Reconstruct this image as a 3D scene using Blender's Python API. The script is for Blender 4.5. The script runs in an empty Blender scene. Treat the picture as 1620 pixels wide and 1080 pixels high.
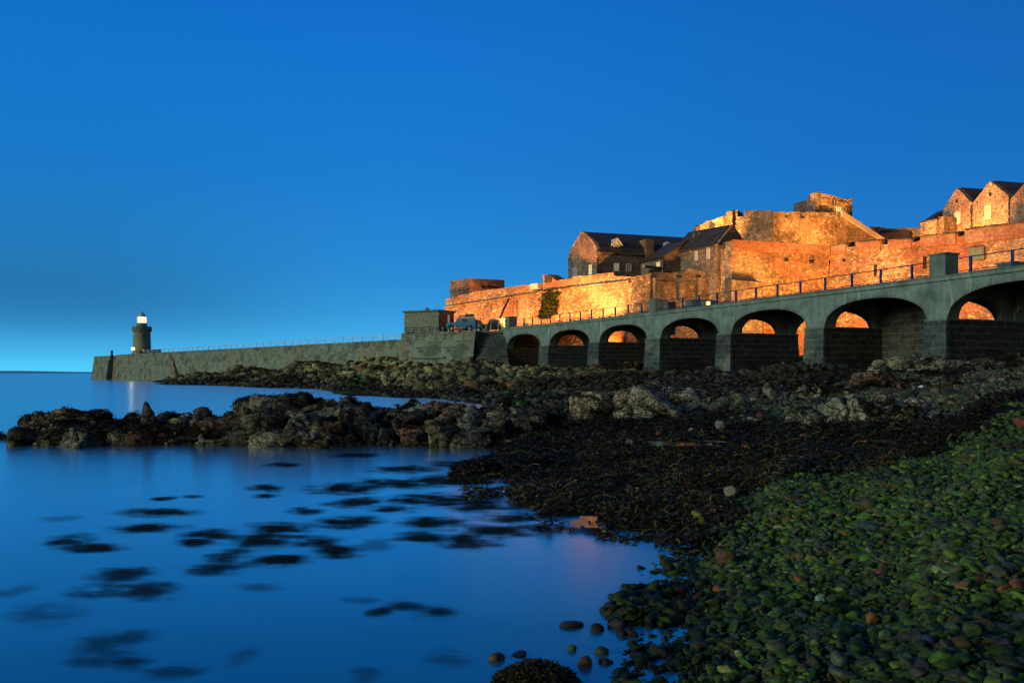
import bpy, bmesh, math, random
import numpy as np
from mathutils import Vector, Matrix

random.seed(11)
RNG = np.random.default_rng(7)
SC = bpy.context.scene
COL = SC.collection
R = math.radians
H, F = 2.0, 1400.0            # eye height above the water, focal length in photo pixels (1620 wide)

# ------------------------------------------------------------------ camera
cam_d = bpy.data.cameras.new('camera')
cam = bpy.data.objects.new('camera', cam_d); COL.objects.link(cam)
cam.location = (0, 0, H); cam.rotation_euler = (R(90), 0, 0)
cam_d.sensor_width = 36; cam_d.lens = F / 1620 * 36
cam_d.shift_y = 50 / 1620
cam_d.clip_start = 0.1; cam_d.clip_end = 20000
SC.camera = cam

# ------------------------------------------------------------------ sky
W = bpy.data.worlds.new('World'); SC.world = W; W.use_nodes = True
wn, wl = W.node_tree.nodes, W.node_tree.links
wn.clear()
SUN_EL, SUN_AZ = 10.0, 248.0    # afterglow low in the west, behind and beside the viewer
sky = wn.new('ShaderNodeTexSky'); sky.sky_type = 'NISHITA'; sky.sun_disc = False
sky.sun_elevation = R(1.0); sky.sun_rotation = R(SUN_AZ); sky.ozone_density = 6; sky.dust_density = 0.3; sky.air_density = 1.0
tc = wn.new('ShaderNodeTexCoord'); sx = wn.new('ShaderNodeSeparateXYZ')
wl.new(tc.outputs['Generated'], sx.inputs[0])
def wramp(stops):
    r = wn.new('ShaderNodeValToRGB'); cr = r.color_ramp; cr.interpolation = 'B_SPLINE'
    while len(cr.elements) < len(stops): cr.elements.new(0.5)
    for e, (p, c) in zip(cr.elements, stops): e.position = p; e.color = (*c, 1)
    return r
east = wramp([(0.0, (.10, .62, 1.0)), (.025, (.07, .48, .88)), (.065, (.034, .31, .70)), (.12, (.022, .250, .66)), (.22, (.012, .195, .62)),
              (.40, (.005, .158, .62)), (.54, (.003, .060, .26)), (1.0, (.002, .018, .06))])
north = wramp([(0.0, (.09, .66, 1.0)), (.018, (.07, .50, .92)), (.05, (.026, .22, .50)), (.085, (.018, .175, .40)), (.13, (.018, .20, .50)), (.22, (.010, .19, .58)),
              (.40, (.004, .158, .63)), (1.0, (.002, .018, .06))])
right_ = wramp([(0.0, (.05, .36, .74)), (.02, (.042, .31, .70)), (.06, (.028, .255, .64)), (.12, (.016, .195, .58)), (.22, (.009, .150, .51)),
               (.40, (.0055, .118, .46)), (.54, (.003, .050, .20)), (1.0, (.002, .018, .06))])
west = wramp([(0.0, (.75, .42, .16)), (.06, (.62, .42, .22)), (.15, (.30, .32, .30)), (.3, (.08, .14, .20)), (.5, (.01, .05, .12)), (1.0, (.002, .018, .06))])
for r in (east, north, right_, west): wl.new(sx.outputs['Z'], r.inputs[0])
def wmap(sock, a, b):
    m = wn.new('ShaderNodeMapRange'); m.interpolation_type = 'SMOOTHSTEP'
    wl.new(sock, m.inputs['Value']); m.inputs['From Min'].default_value = a; m.inputs['From Max'].default_value = b
    return m.outputs[0]
def wmix(f, a, b):
    m = wn.new('ShaderNodeMix'); m.data_type = 'RGBA'
    wl.new(f, m.inputs[0]); wl.new(a, m.inputs[6]); wl.new(b, m.inputs[7]); return m.outputs[2]
mix0 = wmix(wmap(sx.outputs['X'], -0.12, -0.46), east.outputs[0], north.outputs[0])
mixa = wmix(wmap(sx.outputs['X'], -0.15, 0.6), mix0, right_.outputs[0])
mixb = wmix(wmap(sx.outputs['Y'], 0.1, -0.8), mixa, west.outputs[0])
tw = wn.new('ShaderNodeMix'); tw.data_type = 'RGBA'; tw.blend_type = 'ADD'; tw.inputs[0].default_value = 0.006
wl.new(mixb, tw.inputs[6]); wl.new(sky.outputs[0], tw.inputs[7])
bg = wn.new('ShaderNodeBackground'); bg.inputs['Strength'].default_value = 1.0
wo = wn.new('ShaderNodeOutputWorld')
wl.new(tw.outputs[2], bg.inputs['Color']); wl.new(bg.outputs[0], wo.inputs[0])

# ------------------------------------------------------------------ sun (afterglow)
sd = bpy.data.lights.new('sun', 'SUN'); sd.energy = 1.5; sd.angle = R(22); sd.color = (1.0, .97, .70)
so = bpy.data.objects.new('sun', sd); COL.objects.link(so)
# light comes from the left and a little behind the camera
sdir = Vector((-math.cos(R(12)) * math.sin(R(62)), -math.cos(R(12)) * math.cos(R(62)), math.sin(R(12))))
so.rotation_euler = sdir.to_track_quat('Z', 'Y').to_euler()
so.location = (-40, -40, 60)

SC.view_settings.view_transform = 'Standard'; SC.view_settings.look = 'None'
SC.view_settings.exposure = 0; SC.view_settings.gamma = 1
SC.render.engine = 'CYCLES'
SC.cycles.use_denoising = True
SC.cycles.max_bounces = 5; SC.cycles.transparent_max_bounces = 12
SC.cycles.sample_clamp_indirect = 4; SC.cycles.blur_glossy = .5
SC.cycles.caustics_reflective = False; SC.cycles.caustics_refractive = False

# ------------------------------------------------------------------ helpers
def X(px, d): return (px - 810) / F * d
def Zp(py, d): return H + (590 - py) / F * d
def XY(px, d): return (X(px, d), d)
def on_line(px, A, B):
    """where the bearing px meets the plan line A-B"""
    t = (px - 810) / F
    dx, dy = B[0] - A[0], B[1] - A[1]
    s = (t * A[1] - A[0]) / (dx - t * dy)
    return (A[0] + s * dx, A[1] + s * dy)

def vnoise(p, seed=0):
    p = np.asarray(p, float); i = np.floor(p).astype(np.int64); f = p - i; f = f * f * (3 - 2 * f)
    def h(a, b, c):
        n = (a * 374761393 + b * 668265263 + c * 2147483647 + seed * 974634777) & 0xffffffff
        n = ((n ^ (n >> 13)) * 1274126177) & 0xffffffff
        return ((n ^ (n >> 16)) & 0xffff) / 65535.0
    r = 0
    for a in (0, 1):
        for b in (0, 1):
            for c in (0, 1):
                w = (f[:, 0] if a else 1 - f[:, 0]) * (f[:, 1] if b else 1 - f[:, 1]) * (f[:, 2] if c else 1 - f[:, 2])
                r = r + w * h(i[:, 0] + a, i[:, 1] + b, i[:, 2] + c)
    return r
def fbm(p, octv=4, seed=0):
    p = np.asarray(p, float); r = 0; a = .5; s = 0
    for k in range(octv):
        r = r + a * vnoise(p, seed + k); s += a; a *= .5; p = p * 2.03 + 11.7
    return r / s

def worley(p, seed=0):
    p = np.asarray(p, float); i = np.floor(p).astype(np.int64); N = len(p)
    f1 = np.full(N, 9.0); f2 = np.full(N, 9.0); cid = np.zeros(N)
    def h(a, b, c, k):
        n = (a * 374761393 + b * 668265263 + c * 1274126177 + (seed + k) * 974634777) & 0xffffffff
        n = ((n ^ (n >> 13)) * 1274126177) & 0xffffffff
        return ((n ^ (n >> 16)) & 0xffff) / 65535.0
    for a in (-1, 0, 1):
        for b in (-1, 0, 1):
            for c in (-1, 0, 1):
                q = i + np.array([a, b, c]); r = [h(q[:, 0], q[:, 1], q[:, 2], k) for k in range(4)]
                d = np.sqrt(((q + np.stack(r[:3], 1) - p) ** 2).sum(1)); m = d < f1
                f2 = np.where(m, f1, np.minimum(f2, d)); cid = np.where(m, r[3], cid); f1 = np.where(m, d, f1)
    return f1, f2, cid
def fracture(V, Cc, size, depth, ctr, seed=3, cvar=.45):
    """joints and broken blocks cut coherently through a pile of rock; block-to-block colour changes"""
    P = V.copy(); P[:, 2] *= 1.35; P += (fbm(V * 1.1 / size, 2, 41)[:, None] - .5) * size * .6
    f1, f2, cid = worley(P / size, seed); g1, g2, gid = worley(P / (size * .38), seed + 9)
    e = f2 - f1; e2 = g2 - g1
    push = (cid - .5) * depth * .9 - np.exp(-(e / .07) ** 2) * depth * .9 + (gid - .5) * depth * .35 - np.exp(-(e2 / .08) ** 2) * depth * .28
    n = V - ctr; n[:, 2] *= .8; n /= np.maximum(np.linalg.norm(n, axis=1, keepdims=True), 1e-6)
    V = V + n * push[:, None]
    Cc = Cc * (1 + (cid - .5) * 2 * cvar)[:, None] * (1 + (gid - .5) * .5)[:, None]
    return V, np.clip(Cc, .004, 1)
def tag(o, label=None, cat=None, group=None, kind=None):
    if label: o['label'] = label
    if cat: o['category'] = cat
    if group: o['group'] = group
    if kind: o['kind'] = kind
    return o
def parent(o, root):
    o.parent = root
    o.location = o.location - root.location if root.parent is None else o.location - (root.location + root.parent.location)
def empty(name, loc, label, cat, group=None):
    o = bpy.data.objects.new(name, None); COL.objects.link(o); o.location = loc
    o.empty_display_size = 0.3
    return tag(o, label, cat, group)

def uv_boxmap(me):
    nl = len(me.loops)
    if not nl: return
    co = np.empty(len(me.vertices) * 3); me.vertices.foreach_get('co', co); co = co.reshape(-1, 3)
    vi = np.empty(nl, int); me.loops.foreach_get('vertex_index', vi)
    pn = np.empty(len(me.polygons) * 3); me.polygons.foreach_get('normal', pn); pn = pn.reshape(-1, 3)
    lt = np.empty(len(me.polygons), int); me.polygons.foreach_get('loop_total', lt)
    n = np.repeat(pn, lt, axis=0); p = co[vi]
    t = np.stack([-n[:, 1], n[:, 0]], 1); l = np.linalg.norm(t, axis=1)
    flat = np.abs(n[:, 2]) > .85
    t = t / np.maximum(l, 1e-6)[:, None]
    # snap bearings so neighbouring strips of one wall share a mapping
    ang = np.round(np.arctan2(t[:, 1], t[:, 0]) / 0.06) * 0.06
    u = np.where(flat, p[:, 0], p[:, 0] * np.cos(ang) + p[:, 1] * np.sin(ang))
    v = np.where(flat, p[:, 1], p[:, 2])
    uv = np.stack([u, v], 1).ravel()
    lay = me.uv_layers.new(name='UVMap'); lay.data.foreach_set('uv', uv)

class MB:
    def __init__(s): s.v = []; s.f = []
    def add(s, vs, fs):
        k = len(s.v); s.v += [tuple(a) for a in vs]; s.f += [tuple(i + k for i in f) for f in fs]; return s
    def hexa(s, b, t):
        return s.add(list(b) + list(t), [(3, 2, 1, 0), (4, 5, 6, 7), (0, 1, 5, 4), (1, 2, 6, 5), (2, 3, 7, 6), (3, 0, 4, 7)])
    def box(s, x0, y0, z0, x1, y1, z1):
        return s.hexa([(x0, y0, z0), (x1, y0, z0), (x1, y1, z0), (x0, y1, z0)], [(x0, y0, z1), (x1, y0, z1), (x1, y1, z1), (x0, y1, z1)])
    def obox(s, o, u, v, a0, a1, b0, b1, z0, z1):
        """box spanning a0..a1 along plan vector u and b0..b1 along v from plan origin o"""
        q = [(a0, b0), (a1, b0), (a1, b1), (a0, b1)]
        pts = [(o[0] + u[0] * a + v[0] * b, o[1] + u[1] * a + v[1] * b) for a, b in q]
        return s.hexa([(x, y, z0) for x, y in pts], [(x, y, z1) for x, y in pts])
    def prism(s, poly, z0, z1, taper=0):
        n = len(poly); cx = sum(p[0] for p in poly) / n; cy = sum(p[1] for p in poly) / n
        t = [(x + (cx - x) * taper, y + (cy - y) * taper, z1) for x, y in poly]
        return s.add([(x, y, z0) for x, y in poly] + t, [tuple(range(n))[::-1], tuple(range(n, 2 * n))] + [(i, (i + 1) % n, n + (i + 1) % n, n + i) for i in range(n)])
    def ring(s, c, rs, zs, n=20, cap=True):
        vs = []
        for r, z in zip(rs, zs):
            vs += [(c[0] + r * math.cos(2 * math.pi * i / n), c[1] + r * math.sin(2 * math.pi * i / n), z) for i in range(n)]
        fs = []
        for k in range(len(rs) - 1):
            fs += [(k * n + i, k * n + (i + 1) % n, (k + 1) * n + (i + 1) % n, (k + 1) * n + i) for i in range(n)]
        if cap: fs += [tuple(range(n))[::-1], tuple(range((len(rs) - 1) * n, len(rs) * n))]
        return s.add(vs, fs)
    def tube(s, p, q, r, n=6, r2=None):
        p, q = Vector(p), Vector(q); d = (q - p).normalized()
        a = d.orthogonal().normalized(); b = d.cross(a); r2 = r if r2 is None else r2
        vs = [p + (a * math.cos(2 * math.pi * i / n) + b * math.sin(2 * math.pi * i / n)) * r for i in range(n)]
        vs += [q + (a * math.cos(2 * math.pi * i / n) + b * math.sin(2 * math.pi * i / n)) * r2 for i in range(n)]
        return s.add([tuple(v) for v in vs], [tuple(range(n))[::-1], tuple(range(n, 2 * n))] + [(i, (i + 1) % n, n + (i + 1) % n, n + i) for i in range(n)])
    def build(s, name, mat, par=None, smooth=False, bevel=0, label=None):
        me = bpy.data.meshes.new(name)
        V = np.array(s.v, float); c = (V.min(0) + V.max(0)) / 2; c[2] = V[:, 2].min()
        me.from_pydata([tuple(v) for v in V], [], s.f)
        bm = bmesh.new(); bm.from_mesh(me)
        bmesh.ops.recalc_face_normals(bm, faces=bm.faces)
        if bevel:
            bmesh.ops.remove_doubles(bm, verts=bm.verts, dist=1e-5)
            bmesh.ops.bevel(bm, geom=[e for e in bm.edges if len(e.link_faces) == 2 and e.calc_face_angle(0) > .5], offset=bevel, segments=2, affect='EDGES', profile=.6)
        bm.to_mesh(me); bm.free(); me.update()
        uv_boxmap(me)
        n = len(me.vertices); co = np.empty(n * 3); me.vertices.foreach_get('co', co)
        co = (co.reshape(-1, 3) - c).ravel(); me.vertices.foreach_set('co', co); me.update()
        if smooth:
            me.polygons.foreach_set('use_smooth', [True] * len(me.polygons))
        me.materials.append(mat)
        o = bpy.data.objects.new(name, me); COL.objects.link(o); o.location = Vector(c)
        if par is not None: parent(o, par)
        if label: o['label'] = label
        return o

def npmesh(name, V, Fc, mat, col=None, smooth=True, uv=False):
    """numpy arrays -> one mesh object (tri or quad faces), optional per-vertex colour of the thing itself"""
    V = np.asarray(V, float); Fc = np.asarray(Fc, int); k = Fc.shape[1]
    c = (V.min(0) + V.max(0)) / 2; c[2] = V[:, 2].min()
    me = bpy.data.meshes.new(name)
    me.vertices.add(len(V)); me.vertices.foreach_set('co', (V - c).ravel())
    me.loops.add(Fc.size); me.loops.foreach_set('vertex_index', Fc.ravel())
    me.polygons.add(len(Fc)); me.polygons.foreach_set('loop_start', np.arange(0, Fc.size, k)); me.polygons.foreach_set('loop_total', np.full(len(Fc), k))
    if smooth: me.polygons.foreach_set('use_smooth', np.ones(len(Fc), bool))
    if col is not None:
        a = me.color_attributes.new('Col', 'FLOAT_COLOR', 'POINT')
        cc = np.ones((len(V), 4)); cc[:, :3] = col; a.data.foreach_set('color', cc.ravel())
    me.update(calc_edges=True)
    if uv: uv_boxmap(me)
    me.materials.append(mat)
    o = bpy.data.objects.new(name, me); COL.objects.link(o); o.location = Vector(c)
    return o

def copy_obj(o, loc=None, par=None):
    c = o.copy(); COL.objects.link(c)
    if par is not None: c.parent = par
    if loc is not None: c.location = loc
    return c

# ------------------------------------------------------------------ materials
class NT:
    def __init__(s, name):
        s.m = bpy.data.materials.new(name); s.m.use_nodes = True
        s.n = s.m.node_tree.nodes; s.l = s.m.node_tree.links; s.n.clear()
        s.out = s.n.new('ShaderNodeOutputMaterial'); s.b = s.n.new('ShaderNodeBsdfPrincipled')
        s.l.new(s.b.outputs[0], s.out.inputs[0])
        s.tc = s.n.new('ShaderNodeTexCoord'); s.geo = s.n.new('ShaderNodeNewGeometry')
    def link(s, a, b): s.l.new(a, b)
    def setv(s, sock, v):
        if hasattr(v, 'is_output'): s.l.new(v, sock)
        else: sock.default_value = (*v, 1) if isinstance(v, tuple) and len(v) == 3 and sock.type == 'RGBA' else v
    def mapping(s, src, scale=(1, 1, 1), rot=(0, 0, 0), loc=(0, 0, 0)):
        m = s.n.new('ShaderNodeMapping'); s.l.new(src, m.inputs[0]); m.inputs['Scale'].default_value = scale
        m.inputs['Rotation'].default_value = rot; m.inputs['Location'].default_value = loc; return m.outputs[0]
    def noise(s, vec, scale, detail=4, rough=.55, col=False, dist=0):
        t = s.n.new('ShaderNodeTexNoise'); s.l.new(vec, t.inputs['Vector']); t.inputs['Scale'].default_value = scale
        t.inputs['Detail'].default_value = detail; t.inputs['Roughness'].default_value = rough; t.inputs['Distortion'].default_value = dist
        return t.outputs['Color'] if col else t.outputs['Fac']
    def voro(s, vec, scale, feat='F1', out='Distance'):
        t = s.n.new('ShaderNodeTexVoronoi'); t.feature = feat; s.l.new(vec, t.inputs['Vector']); t.inputs['Scale'].default_value = scale
        return t.outputs[out]
    def ramp(s, f, stops, interp='LINEAR'):
        r = s.n.new('ShaderNodeValToRGB'); cr = r.color_ramp; cr.interpolation = interp
        while len(cr.elements) < len(stops): cr.elements.new(.5)
        for e, (p, c) in zip(cr.elements, stops):
            e.position = p; e.color = (*c, 1) if isinstance(c, tuple) else (c, c, c, 1)
        s.l.new(f, r.inputs[0]); return r.outputs[0]
    def mix(s, f, a, b, blend='MIX'):
        m = s.n.new('ShaderNodeMix'); m.data_type = 'RGBA'; m.blend_type = blend
        s.setv(m.inputs[0], f); s.setv(m.inputs[6], a); s.setv(m.inputs[7], b); return m.outputs[2]
    def math(s, op, a, b=0.0):
        m = s.n.new('ShaderNodeMath'); m.operation = op; s.setv(m.inputs[0], a); s.setv(m.inputs[1], b); return m.outputs[0]
    def bump(s, h, strength=.5, dist=.05, prev=None):
        b = s.n.new('ShaderNodeBump'); b.inputs['Strength'].default_value = strength; b.inputs['Distance'].default_value = dist
        s.l.new(h, b.inputs['Height'])
        if prev is not None: s.l.new(prev, b.inputs['Normal'])
        return b.outputs[0]
    def done(s, col=None, rough=.9, nrm=None, spec=.3, **kw):
        if col is not None: s.setv(s.b.inputs['Base Color'], col)
        s.setv(s.b.inputs['Roughness'], rough)
        if nrm is not None: s.l.new(nrm, s.b.inputs['Normal'])
        s.b.inputs['Specular IOR Level'].default_value = spec
        for k, v in kw.items(): s.setv(s.b.inputs[k.replace('_', ' ')], v)
        return s.m

def plain(name, col, rough=.6, spec=.4, metal=0, grime=.25, scale=6):
    t = NT(name); n = t.noise(t.tc.outputs['Object'], scale, 5)
    c = t.mix(t.ramp(n, [(.3, 0.0), (.75, 1.0)]), col, tuple(x * (1 - grime) for x in col))
    return t.done(c, rough, t.bump(n, .15, .01), spec, Metallic=metal)

def masonry(name, c1, c2, mortar, bw=.6, bh=.3, wob=.06, mort=.02, streak=.35, patch=None, bump=.6, dirt=(.05, .05, .045), pale=None):
    """coursed blocks laid out on the wall's own metres"""
    t = NT(name); uv = t.tc.outputs['UV']
    wobn = t.noise(uv, 1.3, 3, .6, col=True)
    vm = t.n.new('ShaderNodeVectorMath'); vm.operation = 'MULTIPLY_ADD'; t.link(wobn, vm.inputs[0]); vm.inputs[1].default_value = (wob * 4, wob * 4, 0); t.link(uv, vm.inputs[2])
    br = t.n.new('ShaderNodeTexBrick'); t.link(vm.outputs[0], br.inputs['Vector'])
    br.inputs['Color1'].default_value = (*c1, 1); br.inputs['Color2'].default_value = (*c2, 1); br.inputs['Mortar'].default_value = (*mortar, 1)
    br.inputs['Scale'].default_value = 1; br.inputs['Brick Width'].default_value = bw; br.inputs['Row Height'].default_value = bh
    br.inputs['Mortar Size'].default_value = mort; br.inputs['Mortar Smooth'].default_value = .3; br.inputs['Bias'].default_value = 0
    br.offset_frequency = 2; br.squash = 1.3; br.squash_frequency = 3
    c = br.outputs['Color']
    fine = t.noise(uv, 3.5, 6, .65)
    c = t.mix(.8, c, t.ramp(fine, [(.28, .45), (.5, 1.0), (.72, 1.55)]), 'MULTIPLY')
    if patch:
        for (pc, sc, lo, hi, amt) in patch:
            pn = t.noise(t.mapping(uv, (1, 1.4, 1), loc=(sc * 7, 3, 0)), sc, 4, .6)
            f = t.math('MULTIPLY', t.ramp(pn, [(lo, 0.0), (hi, 1.0)]), amt)
            c = t.mix(f, c, t.mix(1.0, pc, t.ramp(fine, [(.28, .6), (.72, 1.3)]), 'MULTIPLY'))
    st = t.noise(t.mapping(uv, (1.6, .16, 1)), 1.6, 5, .65)
    c = t.mix(t.math('MULTIPLY', t.ramp(st, [(.5, 0.0), (.75, 1.0)]), streak), c, dirt)
    if pale:
        st2 = t.noise(t.mapping(uv, (2.0, .22, 1), loc=(9, 4, 0)), 1.3, 4, .6)
        c = t.mix(t.math('MULTIPLY', t.ramp(st2, [(.58, 0.0), (.72, 1.0)]), .6), c, pale)
    h = t.math('ADD', t.math('MULTIPLY', br.outputs['Fac'], -1.0), t.math('MULTIPLY', fine, 1.2))
    return t.done(c, .92, t.bump(h, bump, .08), .15)

def rubble(name, stops, mortar, size=.45, streak=.3, patch=None, dirt=(.05, .045, .035), bump=.7, contrast=1.0, flat=1.5):
    """random rubble: irregular stones with mortar between"""
    t = NT(name); uv = t.tc.outputs['UV']
    wob = t.noise(uv, 2.2, 3, .6, col=True)
    vm = t.n.new('ShaderNodeVectorMath'); vm.operation = 'MULTIPLY_ADD'; t.link(wob, vm.inputs[0]); vm.inputs[1].default_value = (.25, .2, 0); t.link(uv, vm.inputs[2])
    mp = t.mapping(vm.outputs[0], (1, flat, 1))
    cell = t.voro(mp, 1 / size, 'F1', 'Color'); sep = t.n.new('ShaderNodeSeparateColor'); t.link(cell, sep.inputs[0])
    c = t.ramp(sep.outputs[0], stops, 'CONSTANT')
    ed = t.voro(mp, 1 / size, 'DISTANCE_TO_EDGE')
    fine = t.noise(uv, 4.5, 6, .7)
    c = t.mix(.8 * contrast, c, t.ramp(fine, [(.28, .4), (.5, 1.0), (.72, 1.6)]), 'MULTIPLY')
    if patch:
        for (pc, sc, lo, hi, amt) in patch:
            pn = t.noise(t.mapping(uv, (1, 1.3, 1), loc=(sc * 31, 5, 0)), sc, 5, .6)
            f = t.math('MULTIPLY', t.ramp(pn, [(lo, 0.0), (hi, 1.0)]), amt)
            c = t.mix(f, c, t.mix(1.0, pc, t.ramp(fine, [(.28, .55), (.72, 1.35)]), 'MULTIPLY'))
    mid = t.noise(t.mapping(uv, (1, 1.3, 1), loc=(2, 6, 0)), 1.1, 5, .7)
    c = t.mix(.85, c, t.ramp(mid, [(.3, .42), (.5, .95), (.68, 1.45)]), 'MULTIPLY')
    c = t.mix(t.ramp(ed, [(.02, 1.0), (.09, 0.0)]), c, mortar)
    big = t.noise(t.mapping(uv, (1, 1.2, 1), loc=(13, 2, 0)), .22, 4, .6)
    c = t.mix(.8, c, t.ramp(big, [(.32, .55), (.5, 1.0), (.66, 1.45)]), 'MULTIPLY')
    st = t.noise(t.mapping(uv, (1.3, .14, 1)), 1.2, 6, .68)
    c = t.mix(t.math('MULTIPLY', t.ramp(st, [(.48, 0.0), (.72, 1.0)]), streak), c, dirt)
    h = t.math('ADD', t.ramp(ed, [(0.0, 0.0), (.16, 1.0)]), t.math('MULTIPLY', fine, 1.1))
    return t.done(c, .95, t.bump(h, bump, .10), .12)

WARM = [(0.0, (.28, .19, .10)), (.18, (.42, .29, .15)), (.4, (.20, .13, .075)), (.58, (.52, .38, .20)), (.76, (.34, .22, .12)), (.9, (.64, .49, .29))]
M = {}
M['castle_rubble'] = rubble('castle_rubble', WARM, (.24, .17, .11), .42,
    patch=[((.46, .17, .08), .13, .50, .60, .75), ((.62, .48, .28), .10, .52, .62, .6), ((.16, .12, .08), .5, .60, .72, .6)], streak=.55, dirt=(.11, .08, .05))
M['castle_red'] = rubble('castle_red', WARM, (.26, .16, .10), .42,
    patch=[((.52, .17, .07), .11, .46, .55, .85), ((.62, .46, .26), .13, .54, .62, .6), ((.16, .11, .07), .5, .60, .72, .6)], streak=.45, dirt=(.13, .08, .05))
M['castle_brick'] = masonry('castle_brick', (.40, .17, .085), (.25, .10, .05), (.34, .22, .14), .36, .14, .02, .015, .4,
    patch=[((.44, .30, .18), .30, .48, .58, .85), ((.16, .09, .06), .8, .56, .68, .6)], dirt=(.10, .06, .045))
M['brown_rubble'] = rubble('brown_rubble', [(0.0, (.20, .15, .10)), (.3, (.14, .11, .08)), (.55, (.27, .21, .14)), (.8, (.17, .13, .095)), (.93, (.36, .29, .20))], (.16, .12, .085), .5,
    patch=[((.30, .24, .15), .3, .5, .65, .5)], streak=.5)
M['house_stone'] = rubble('house_stone', [(0.0, (.22, .16, .11)), (.3, (.17, .125, .09)), (.55, (.30, .22, .15)), (.8, (.20, .15, .10)), (.93, (.40, .32, .23))], (.20, .16, .12), .32, streak=.25)
M['pink_stone'] = rubble('pink_stone', [(0.0, (.38, .24, .15)), (.3, (.30, .18, .11)), (.55, (.48, .32, .20)), (.8, (.33, .20, .13)), (.93, (.16, .11, .08))], (.36, .25, .17), .36, streak=.2)
M['banded_stone'] = masonry('banded_stone', (.24, .18, .13), (.12, .09, .07), (.14, .11, .085), 2.4, .42, .03, .02, .3)
GREY1, GREY2 = (.20, .27, .205), (.095, .135, .105)
M['pier_stone'] = masonry('pier_stone', GREY1, GREY2, (.30, .35, .27), .9, .42, .03, .03, .45, patch=[((.22, .23, .13), .16, .5, .60, .7), ((.07, .09, .072), .35, .50, .62, .75)], dirt=(.07, .075, .055), pale=(.36, .42, .32))
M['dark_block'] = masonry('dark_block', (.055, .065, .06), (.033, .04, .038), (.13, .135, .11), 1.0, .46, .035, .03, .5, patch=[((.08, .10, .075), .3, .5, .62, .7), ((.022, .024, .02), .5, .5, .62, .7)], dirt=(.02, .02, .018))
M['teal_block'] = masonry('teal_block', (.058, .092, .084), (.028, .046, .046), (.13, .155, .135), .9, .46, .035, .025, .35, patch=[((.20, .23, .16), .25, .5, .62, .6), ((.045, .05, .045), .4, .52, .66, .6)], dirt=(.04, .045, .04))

def concrete(name, c=(.155, .245, .205), dirt=(.09, .11, .09)):
    t = NT(name); uv = t.tc.outputs['UV']
    n = t.noise(uv, .8, 7, .65); st = t.noise(t.mapping(uv, (2.2, .22, 1)), 1.2, 5, .65)
    st2 = t.noise(t.mapping(uv, (2.6, .35, 1), loc=(5, 8, 0)), .9, 3, .5)
    col = t.ramp(n, [(.3, tuple(x * .5 for x in c)), (.5, c), (.7, tuple(x * 1.35 for x in c))])
    col = t.mix(t.math('MULTIPLY', t.ramp(st, [(.48, 0.0), (.70, 1.0)]), .7), col, dirt)
    col = t.mix(t.math('MULTIPLY', t.ramp(st2, [(.63, 0.0), (.72, 1.0)]), .55), col, (.42, .55, .48))
    f2 = t.noise(uv, 9, 4, .6)
    wv = t.n.new('ShaderNodeTexWave'); wv.bands_direction = 'Y'; wv.inputs['Scale'].default_value = 1.3; wv.inputs['Distortion'].default_value = .6; t.link(uv, wv.inputs['Vector'])
    col = t.mix(t.math('MULTIPLY', t.ramp(wv.outputs['Fac'], [(.0, 1.0), (.10, 0.0)]), .12), col, dirt)
    return t.done(col, .9, t.bump(t.math('ADD', f2, n), .35, .03), .15)
M['concrete'] = concrete('concrete')
M['concrete_dull'] = concrete('concrete_dull', (.13, .19, .16), (.07, .08, .07))
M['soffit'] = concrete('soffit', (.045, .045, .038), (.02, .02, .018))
M['hut_render'] = masonry('hut_render', (.22, .27, .20), (.18, .22, .165), (.14, .17, .13), .8, .4, .01, .02, .25)
def slate(name, c):
    t = NT(name); uv = t.tc.outputs['UV']
    br = t.n.new('ShaderNodeTexBrick'); t.link(uv, br.inputs['Vector']); br.inputs['Scale'].default_value = 1; br.inputs['Brick Width'].default_value = .3; br.inputs['Row Height'].default_value = .25
    br.inputs['Color1'].default_value = (*c, 1); br.inputs['Color2'].default_value = (*[x * .6 for x in c], 1); br.inputs['Mortar'].default_value = (.01, .01, .01, 1); br.inputs['Mortar Size'].default_value = .012
    n = t.noise(uv, 1.2, 5, .6)
    return t.done(t.mix(.7, br.outputs[0], t.ramp(n, [(.3, .5), (.7, 1.4)]), 'MULTIPLY'), .6, t.bump(br.outputs['Fac'], .3, .02), .3)
M['slate'] = slate('slate', (.10, .07, .055))
M['slate_blue'] = slate('slate_blue', (.07, .075, .085))
M['white_paint'] = plain('white_paint', (.72, .72, .66), .5)
M['blue_paint'] = plain('blue_paint', (.02, .04, .22), .4, grime=.4)
M['rail_dark'] = plain('rail_dark', (.03, .04, .09), .5)
M['galvanised'] = plain('galvanised', (.50, .58, .56), .5)
M['dark_metal'] = plain('dark_metal', (.03, .03, .03), .5)
M['glass_dark'] = plain('glass_dark', (.03, .04, .05), .08, .6, grime=.1)
M['glass_pale'] = plain('glass_pale', (.22, .27, .30), .15, .6, grime=.3)
M['rubber'] = plain('rubber', (.018, .018, .018), .8)
M['rim'] = plain('rim', (.55, .57, .52), .5)
M['car_blue'] = plain('car_blue', (.05, .32, .55), .35, grime=.2, scale=1.5)
M['car_navy'] = plain('car_navy', (.03, .07, .22), .3)
M['car_green'] = plain('car_green', (.04, .11, .09), .35)
M['car_tan'] = plain('car_tan', (.35, .30, .22), .5)
M['cream'] = plain('cream', (.70, .66, .50), .5)
M['red_paint'] = plain('red_paint', (.45, .04, .04), .4)
M['copper_green'] = plain('copper_green', (.42, .62, .52), .6)
M['gold'] = plain('gold', (.6, .42, .12), .4)
M['black'] = plain('black', (.012, .012, .012), .9)
M['dark_opening'] = plain('dark_opening', (.02, .017, .014), .95)
def emit(name, c, s):
    t = NT(name); return t.done((.05, .05, .05), .5, Emission_Color=c, Emission_Strength=s)
M['lamp_warm'] = emit('lamp_warm', (1, .50, .17), 2.2)
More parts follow.
